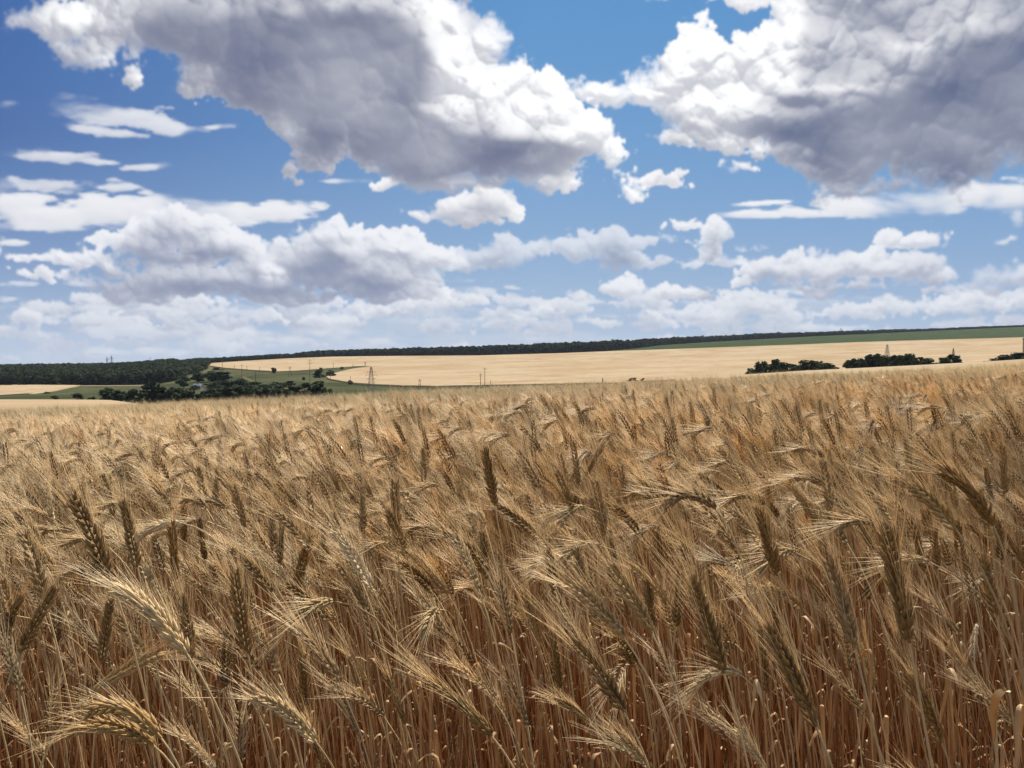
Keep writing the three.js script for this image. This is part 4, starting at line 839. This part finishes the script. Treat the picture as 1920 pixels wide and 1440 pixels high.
// ---- single plants: the ears that stand out in the photograph
// [base x, base y, tip x, tip y (pixels), arch (part of the length, + is upwards), tone, label]
const ARCH = 0.08;
const EARS = [
  [350, 1225, 222, 1106, 0.10, 'pale', 'large pale wheat ear arching to the left with long awns, lower left', 'large pale arching ear at lower left'],
  [465, 1225, 440, 1075, 0.01, 'dark', 'large dark upright wheat ear right of the big pale arching ear', 'large dark upright ear at lower left'],
  [37, 1225, 102, 1105, 0.02, 'dark', 'dark wheat ear leaning right near the left edge of the picture', 'dark right leaning ear by the left edge'],
  [-6, 1215, 38, 1120, 0.03, 'dark', 'dark wheat ear half cut off by the left edge of the picture'],
  [695, 1098, 630, 1000, 0.07, 'white', 'whitest wheat ear of all, standing tilted left above the red stalks'],
  [922, 1380, 810, 1278, 0.05, 'dark', 'long dark wheat ear tilted left at the bottom near the centre', 'long dark tilted ear at bottom centre'],
  [302, 1384, 164, 1336, 0.20, 'brass', 'upper of two golden wheat ears lying over to the left at bottom left', 'pair of golden lying ears at bottom left'],
  [288, 1398, 140, 1370, 0.14, 'brass', 'lower of two golden wheat ears lying over to the left at bottom left'],
  [593, 1392, 482, 1308, 0.10, 'pale', 'pale wheat ear bent left, bottom left of the centre'],
  [404, 1446, 348, 1384, 0.06, 'white', 'whitish wheat ear with fanned awns cut by the bottom edge, left'],
  [442, 1220, 367, 1190, 0.12, 'gold', 'small golden wheat ear hanging left behind the large dark upright ear'],
  [605, 1152, 550, 1163, 0.24, 'pale', 'small pale wheat ear hanging over a dark gap left of centre'],
  [510, 1110, 435, 1030, 0.04, 'dark', 'brown wheat ear tilted left, between the whitest ear and the bent double ear'],
  [205, 1080, 137, 935, 0.05, 'dark', 'long dark wheat ear curving up to the left with pale tip, upper left', 'long dark curving ear at upper left'],
  [258, 1063, 232, 945, 0.02, 'dark', 'dark straight wheat ear right of the long dark curving ear'],
  [330, 1090, 322, 985, 0.02, 'dark', 'dark wheat ear standing below the ear that hangs sideways, left'],
  [345, 1020, 345, 945, 0.00, 'dark', 'short dark upright wheat ear behind the ear that hangs sideways, left'],
  [345, 982, 258, 1008, 0.10, 'white', 'wheat ear hanging sideways to the left with white awns, upper left'],
  [555, 1100, 582, 1008, 0.02, 'dark', 'dark wheat ear leaning right, left of the whitest ear'],
  [745, 1015, 740, 905, 0.01, 'dark', 'grey brown upright wheat ear above and right of the whitest ear', 'grey brown upright ear beyond the whitest ear'],
  [928, 948, 909, 845, 0.01, 'dark', 'tall dark upright wheat ear standing out at the middle of the picture', 'tall dark upright ear in the middle'],
  [840, 1115, 770, 1040, 0.06, 'gold', 'wheat ear with dark grains tilted left, left one of a close pair near the centre'],
  [885, 1110, 838, 1045, 0.03, 'dark', 'dark wheat ear tilted left, right one of a close pair near the centre'],
  [962, 1195, 908, 1130, 0.05, 'dark', 'short dark wheat ear with straight awns streaming left at the centre', 'short dark ear at the very centre'],
  [360, 1238, 344, 1122, 0.02, 'dark', 'dark upright wheat ear hidden behind the base of the large pale arching ear'],
  [190, 1245, 206, 1130, 0.01, 'dark', 'grey dark wheat ear left of the large pale arching ear'],
  [120, 1100, 74, 1030, 0.05, 'gold', 'golden wheat ear tilted left near the left edge, above the dark ones'],
  [172, 1300, 296, 1224, 0.04, 'gold', 'golden wheat ear leaning far right at lower left'],
  [760, 1358, 727, 1268, 0.03, 'dark', 'shaded wheat ear left of the long dark ear at the bottom'],
  [605, 1444, 588, 1368, 0.02, 'dark', 'grey wheat ear cut by the bottom edge, left of the centre'],
  [435, 1272, 368, 1232, 0.06, 'gold', 'wheat ear tilted left below the large dark upright ear'],
  [690, 1287, 658, 1228, 0.06, 'gold', 'wheat ear with open awns in the dark stalks below the whitest ear'],
  [570, 1332, 567, 1228, 0.00, 'dark', 'dark upright wheat ear in the stalks right of the large dark upright ear'],
  [435, 1015, 412, 955, 0.03, 'dark', 'short brown wheat ear between the sideways hanging ear and the whitest ear'],
  [105, 985, 45, 955, 0.14, 'gold', 'wheat ear bowed to the left near the left edge, upper one'],
  [1357, 1262, 1298, 1092, 0.02, 'dark', 'long brown wheat ear standing tilted left, right of the centre, over a hanging ear'],
  [1602, 1215, 1552, 1052, 0.04, 'grey', 'thick grey wheat ear tilted left, next left of the tallest dark ear'],
  [1705, 1205, 1664, 998, 0.01, 'dark', 'largest dark upright wheat ear in the picture, on the right'],
  [1530, 1362, 1444, 1180, 0.02, 'dark', 'long dark wheat ear tilted left at lower right, with grains in a clear row'],
  [1765, 1392, 1712, 1270, 0.02, 'dark', 'dark wheat ear tilted left in the bottom right stalks'],
  [1712, 1305, 1682, 1190, 0.02, 'dark', 'dark wheat ear directly below the largest dark upright ear'],
  [1170, 1335, 1080, 1205, 0.05, 'dark', 'long dark wheat ear tilted left just right of the bottom centre', 'long dark ear right of bottom centre'],
  [1170, 1195, 1065, 1095, 0.08, 'gold', 'golden brown wheat ear arching left, right of the centre'],
  [1222, 1187, 1146, 1060, 0.04, 'gold', 'golden brown wheat ear behind and right of the arching golden one'],
  [1250, 1130, 1184, 1064, 0.06, 'gold', 'wheat ear tilted left above the pair of golden brown ears'],
  [1342, 955, 1246, 950, 0.26, 'brown', 'wheat ear bowed into a clear hook with dark grains and white glints, right of centre', 'hooked ear right of centre'],
  [1457, 1080, 1424, 960, 0.02, 'dark', 'dark upright wheat ear with side awns, below and right of the hooked ear'],
  [1862, 985, 1766, 884, 0.12, 'dark', 'dark wheat ear arching left with clear grains near the right edge', 'dark arching ear near the right edge'],
  [1792, 992, 1680, 898, 0.09, 'gold', 'wheat ear arching left, left neighbour of the dark arching ear near the right edge'],
  [1856, 1026, 1806, 986, 0.14, 'dark', 'short thick wheat ear bent left below the dark arching ear on the right'],
  [1924, 1066, 1884, 1000, 0.04, 'dark', 'dark wheat ear cut by the right edge of the picture', 'dark ear cut by the right edge'],
  [1735, 1076, 1714, 986, 0.01, 'dark', 'dark upright wheat ear right behind the top of the largest dark ear', 'dark ear behind the largest upright one'],
  [1095, 1070, 1013, 1062, 0.22, 'white', 'white wheat ear bowed to the left with awns rising, near the centre'],
  [1015, 1205, 984, 1110, 0.02, 'gold', 'brown wheat ear at the centre, below the white bowed ear'],
  [1105, 1355, 1048, 1316, 0.06, 'dark', 'short dark wheat ear low in the stalks right of the bottom centre'],
  [1392, 1268, 1300, 1292, 0.22, 'pale', 'thin wheat ear hanging to the left across the foot of the long brown ear'],
  [1436, 1446, 1384, 1370, 0.05, 'pale', 'pale wheat ear cut by the bottom edge, right of centre'],
  [1216, 1440, 1164, 1380, 0.05, 'gold', 'golden wheat ear cut by the bottom edge, just right of centre'],
  [1505, 1142, 1430, 1106, 0.10, 'gold', 'wheat ear bent left above the long dark ear with the clear row of grains'],
  [1830, 1285, 1780, 1216, 0.05, 'gold', 'golden wheat ear low between the stalks at lower right'],
  [1832, 1168, 1822, 1226, 0.02, 'white', 'small white wheat ear hanging straight down near the right edge', 'small white hanging ear at right'],
  [1542, 992, 1478, 908, 0.05, 'gold', 'brown wheat ear tilted left above the thick grey ear'],
  [1550, 1130, 1500, 1070, 0.04, 'dark', 'dark wheat ear half hidden left of the thick grey ear'],
  [1437, 1300, 1424, 1182, 0.01, 'dark', 'dark upright wheat ear between the long brown ear and the row grained ear'],
  [1350, 862, 1318, 833, 0.08, 'white', 'small white wheat ear tilted left, far behind the hooked ear'],
  [1099, 892, 1132, 834, 0.03, 'dark', 'dark wheat ear leaning right, right of the tall upright ear in the middle'],
  [888, 962, 838, 975, 0.22, 'red', 'broken reddish brown wheat ear bent over just left of the middle', 'broken reddish ear left of the middle'],
  [1000, 1015, 955, 945, 0.05, 'gold', 'wheat ear tilted left at the middle, below the tall dark upright ear'],
  [1050, 1290, 1035, 1190, 0.02, 'dark', 'shaded wheat ear among the stalks, right of the centre bottom'],
  [1640, 1290, 1618, 1205, 0.03, 'gold', 'shaded wheat ear between the thick grey ear and the largest dark ear'],
];
const TONES = { brass: [0.38, 0.235, 0.085], pale: EAR_PALE, white: [0.66, 0.52, 0.31], gold: EAR_GOLD, dark: EAR_DARK, grey: [0.31, 0.21, 0.10], brown: [0.25, 0.155, 0.07], red: EAR_RED };
const HUSKS = {};
function husks(tone) {                                                  // three shapes of spikelet in each tone, shared
  if (!HUSKS[tone]) HUSKS[tone] = [0, 1, 2].map((k) => { const b = new Build(), r = rng(70 + k); spikelet(b, new THREE.Matrix4(), 0, scaleC(TONES[tone], 0.9 + 0.1 * k), r); return b.geometry(); });
  return HUSKS[tone];
}
EARS.forEach(([bx, by, tx, ty, arch, tone, label], n) => {
  const r = rng(7000 + n * 31), len = hypot(tx - bx, ty - by) * (1 + arch * 1.2), my = (by + ty) / 2 - HORIZON;
  let D = 0.086 * FOCAL / len;
  D = clamp(D, 0.13 * FOCAL / max(my, 20), 0.44 * FOCAL / max(my, 20));
  const t = thing('wheat_plant', label, 'wheat', 'ripe wheat plants'), b = at(bx, by, D), e = at(tx, ty, D * (1 + (r() - 0.5) * 0.04)), L = b.distanceTo(e), size = clamp(L * (1 + arch) / 0.084, 0.5, 1.25);
  const dir = e.clone().sub(b).normalize(), bowed = arch > 0.1, mid = b.clone().lerp(e, 0.5).add(V3(0, L * arch * 2, 0));
  const ear = new THREE.QuadraticBezierCurve3(b, mid, e), d0 = ear.getTangent(0);
  const rx = b.x + (b.x - e.x > 0 ? 0.05 : -0.05) * (0.6 + r()) + 0.04, rz = b.z + (r() - 0.5) * 0.08, root = V3(rx, groundAt(rx, rz), rz);
  t.position.copy(root); const loc = (v) => v.clone().sub(root);
  const stem = stemCurve(V3(0, 0, 0), loc(b), d0.y < -0.2 ? V3(d0.x, 0.2, d0.z).normalize() : d0, bowed ? 0.13 : 0.22), earL = new THREE.QuadraticBezierCurve3(loc(b), loc(mid), loc(e));
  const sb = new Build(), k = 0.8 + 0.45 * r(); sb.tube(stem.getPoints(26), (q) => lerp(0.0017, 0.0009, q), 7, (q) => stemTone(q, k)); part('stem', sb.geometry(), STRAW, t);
  for (let i = 0; i < 2; i++) { const lb = new Build(); dryLeaf(lb, stem, 0.35 + 0.22 * i + 0.1 * r(), r, 10, 0.12 + 0.1 * r()); part('leaf', lb.geometry(), AWN, t); }
  const N = round(clamp(23 * L / 0.084 / size, 17, 26)), fr = earFrames(earL, N, r() * PI), rb = new Build();
  rb.tube(earL.getPoints(12), (q) => lerp(0.0014, 0.0007, q) * size, 5, () => scaleC(TONES[tone], 0.9));
  const E = part('ear', rb.geometry(), STRAW, t);
  fr.forEach((f, i) => { const m = part('spikelet', husks(tone)[floor(r() * 3)], STRAW, E); m.applyMatrix4(spikeletMatrix(f, i, size, r)); });
  const ab = new Build(); const over = /lying over/.test(label); awns(ab, fr, r, { lod: 0, per: over ? 2 : 3, len: (over ? 0.046 : 0.051 + 0.022 * r()) * size, spread: 0.65 + 0.6 * r(), colour: tone === 'white' || tone === 'pale' ? [0.84, 0.645, 0.355] : AWN_C, thick: 0.82 }); part('awns', ab.geometry(), AWN, E).userData.kind = 'stuff';
});
{
  const D = 0.74, t = thing('wheat_plant', 'headless straw with a curled pale and orange leaf, near the right edge at the bottom', 'wheat', 'ripe wheat plants'), top = at(1866, 1330, D), root = V3(top.x + 0.02, groundAt(top.x + 0.02, top.z), top.z);
  t.position.copy(root); const loc = (px, py, d = D) => at(px, py, d).sub(root), sb = new Build(), lb = new Build();
  const c = stemCurve(V3(0, 0, 0), loc(1866, 1330), V3(-0.05, 1, 0).normalize(), 0.3); sb.tube(c.getPoints(14), (q) => lerp(0.0018, 0.0012, q), 6, (q) => stemTone(q, 1)); part('stem', sb.geometry(), STRAW, t);
  const l = new THREE.CatmullRomCurve3([loc(1866, 1385), loc(1863, 1340), loc(1868, 1308), loc(1882, 1294, D - 0.01), loc(1893, 1297, D - 0.02)]);
  lb.ribbon(l.getPoints(16), (q) => 0.0036 * pow(sin(PI * clamp(0.1 + 0.86 * q)), 0.5), (q) => V3(cos(q * 1.4), 0.25, sin(q * 1.4)), (q) => mix3([0.50, 0.24, 0.07], [0.78, 0.62, 0.38], sstep(0.45, 0.75, q)), 0.5); part('leaf', lb.geometry(), AWN, t);
}
// ---- the plants between them
{
  const r = rng(9191), protos = [], zone = (px) => px < 640 ? 'left' : px < 1280 ? 'middle' : 'right';
  for (let i = 0; i < 9; i++) {
    const s = plantShape(1500 + i, 0), p = new THREE.Group(), sb = new Build(), eb = new Build(), ab = new Build(), lb = new Build(), k = 0.8 + 0.4 * s.r();
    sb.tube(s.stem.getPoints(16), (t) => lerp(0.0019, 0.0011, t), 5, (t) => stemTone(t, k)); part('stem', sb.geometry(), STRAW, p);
    const fr = earFrames(s.ear, 20, s.roll); fr.forEach((f, q) => spikelet(eb, spikeletMatrix(f, q, 1, s.r), q % 1, scaleC(s.earC, 0.62 + 0.34 * s.r()), s.r)); const E = part('ear', eb.geometry(), STRAW, p);
    awns(ab, fr, s.r, { lod: 0, per: 2, len: 0.062 }); part('awns', ab.geometry(), AWN, E).userData.kind = 'stuff';
    for (let q = 0; q < 2; q++) { const l = new Build(); dryLeaf(l, s.stem, 0.35 + 0.25 * q + 0.1 * s.r(), s.r, 8, 0.12 + 0.08 * s.r()); part('leaf', l.geometry(), AWN, p); }
    p.userData.top = s.ear.getPoint(0.5); protos.push(p);
  }
  let made = 0;
  const between = [];
  const spots = [];
  for (let D = 1.05; D < 2.1; D += 0.078) for (let x = -D * 0.68; x < D * 0.68; x += 0.078) spots.push([x + (r() - 0.5) * 0.08, -(D + (r() - 0.5) * 0.08)]);
  for (const [x, z] of spots) {
    if (made >= 299 - EARS.length) break;
    const D = -z, keep = lerp(0.5, 0.9, sstep(1.05, 1.8, D)); if (r() > keep) continue;
    const o = protos[made % 9].clone(), px = PW / 2 + x / D * FOCAL, where = zone(px), low = false;
    delete o.userData.top; o.name = numbered('wheat_plant'); o.position.set(x, groundAt(x, z), z); o.rotation.set((r() - 0.5) * 0.16, (r() + r() + r() - 1.5) * 1.2, (r() - 0.5) * 0.16, 'YXZ');
    o.scale.set(1, low ? 0.72 + 0.2 * r() : 0.90 + 0.13 * r(), 1); made++;
    const h = protos[(made - 1) % 9].userData.top.clone().applyMatrix4(new THREE.Matrix4().compose(o.position, o.quaternion, o.scale)), ex = PW / 2 + h.x / -h.z * FOCAL, ey = HORIZON + (EYE - h.y) / -h.z * FOCAL;
    tag(o, '', 'wheat', `wheat plants between the larger ears, ${where} front`); between.push([o, ex, ey]);
    scene.add(o);
  }
  // told apart by the larger ear that each stands nearest to, and on which side of it
  const core = (q) => q[7] ?? q[6].split(',')[0].replace('wheat ', ''), nameOf = core, marks = EARS.filter((q) => core(q).split(' ').length <= 9 && EARS.filter((p) => core(p) === core(q)).length === 1);
  const ordinal = ['nearest', 'second', 'third', 'fourth', 'fifth', 'sixth', 'seventh', 'eighth', 'ninth', 'tenth', 'eleventh', 'twelfth', 'thirteenth', 'fourteenth', 'fifteenth', 'sixteenth', 'seventeenth', 'eighteenth', 'nineteenth', 'twentieth'], sides = new Map();
  for (const e of between) {
    let best = null, bd = 1e9;
    for (const q of marks) { const d = hypot((q[0] + q[2]) / 2 - e[1], (q[1] + q[3]) / 2 - e[2]); if (d < bd) { bd = d; best = q; } }
    const dx = e[1] - (best[0] + best[2]) / 2, dy = e[2] - (best[1] + best[3]) / 2, side = abs(dx) > abs(dy) ? (dx > 0 ? 'right of' : 'left of') : dy < 0 ? 'above' : 'below', key = side + '|' + nameOf(best);
    if (!sides.has(key)) sides.set(key, []); sides.get(key).push([bd, e[0], side, nameOf(best)]);
  }
  for (const list of sides.values()) list.sort((p, q) => p[0] - q[0]).forEach(([, o, side, of], i) => {
    o.userData.label = `${list.length > 1 ? ordinal[min(i, 19)] + ' ' : ''}wheat plant ${side} the ${of}`;
  });
}

// thin summer haze over the distance
scene.fog = new THREE.FogExp2(new THREE.Color(0.74, 0.83, 1.0), 4e-5);
renderer.render(scene, camera);
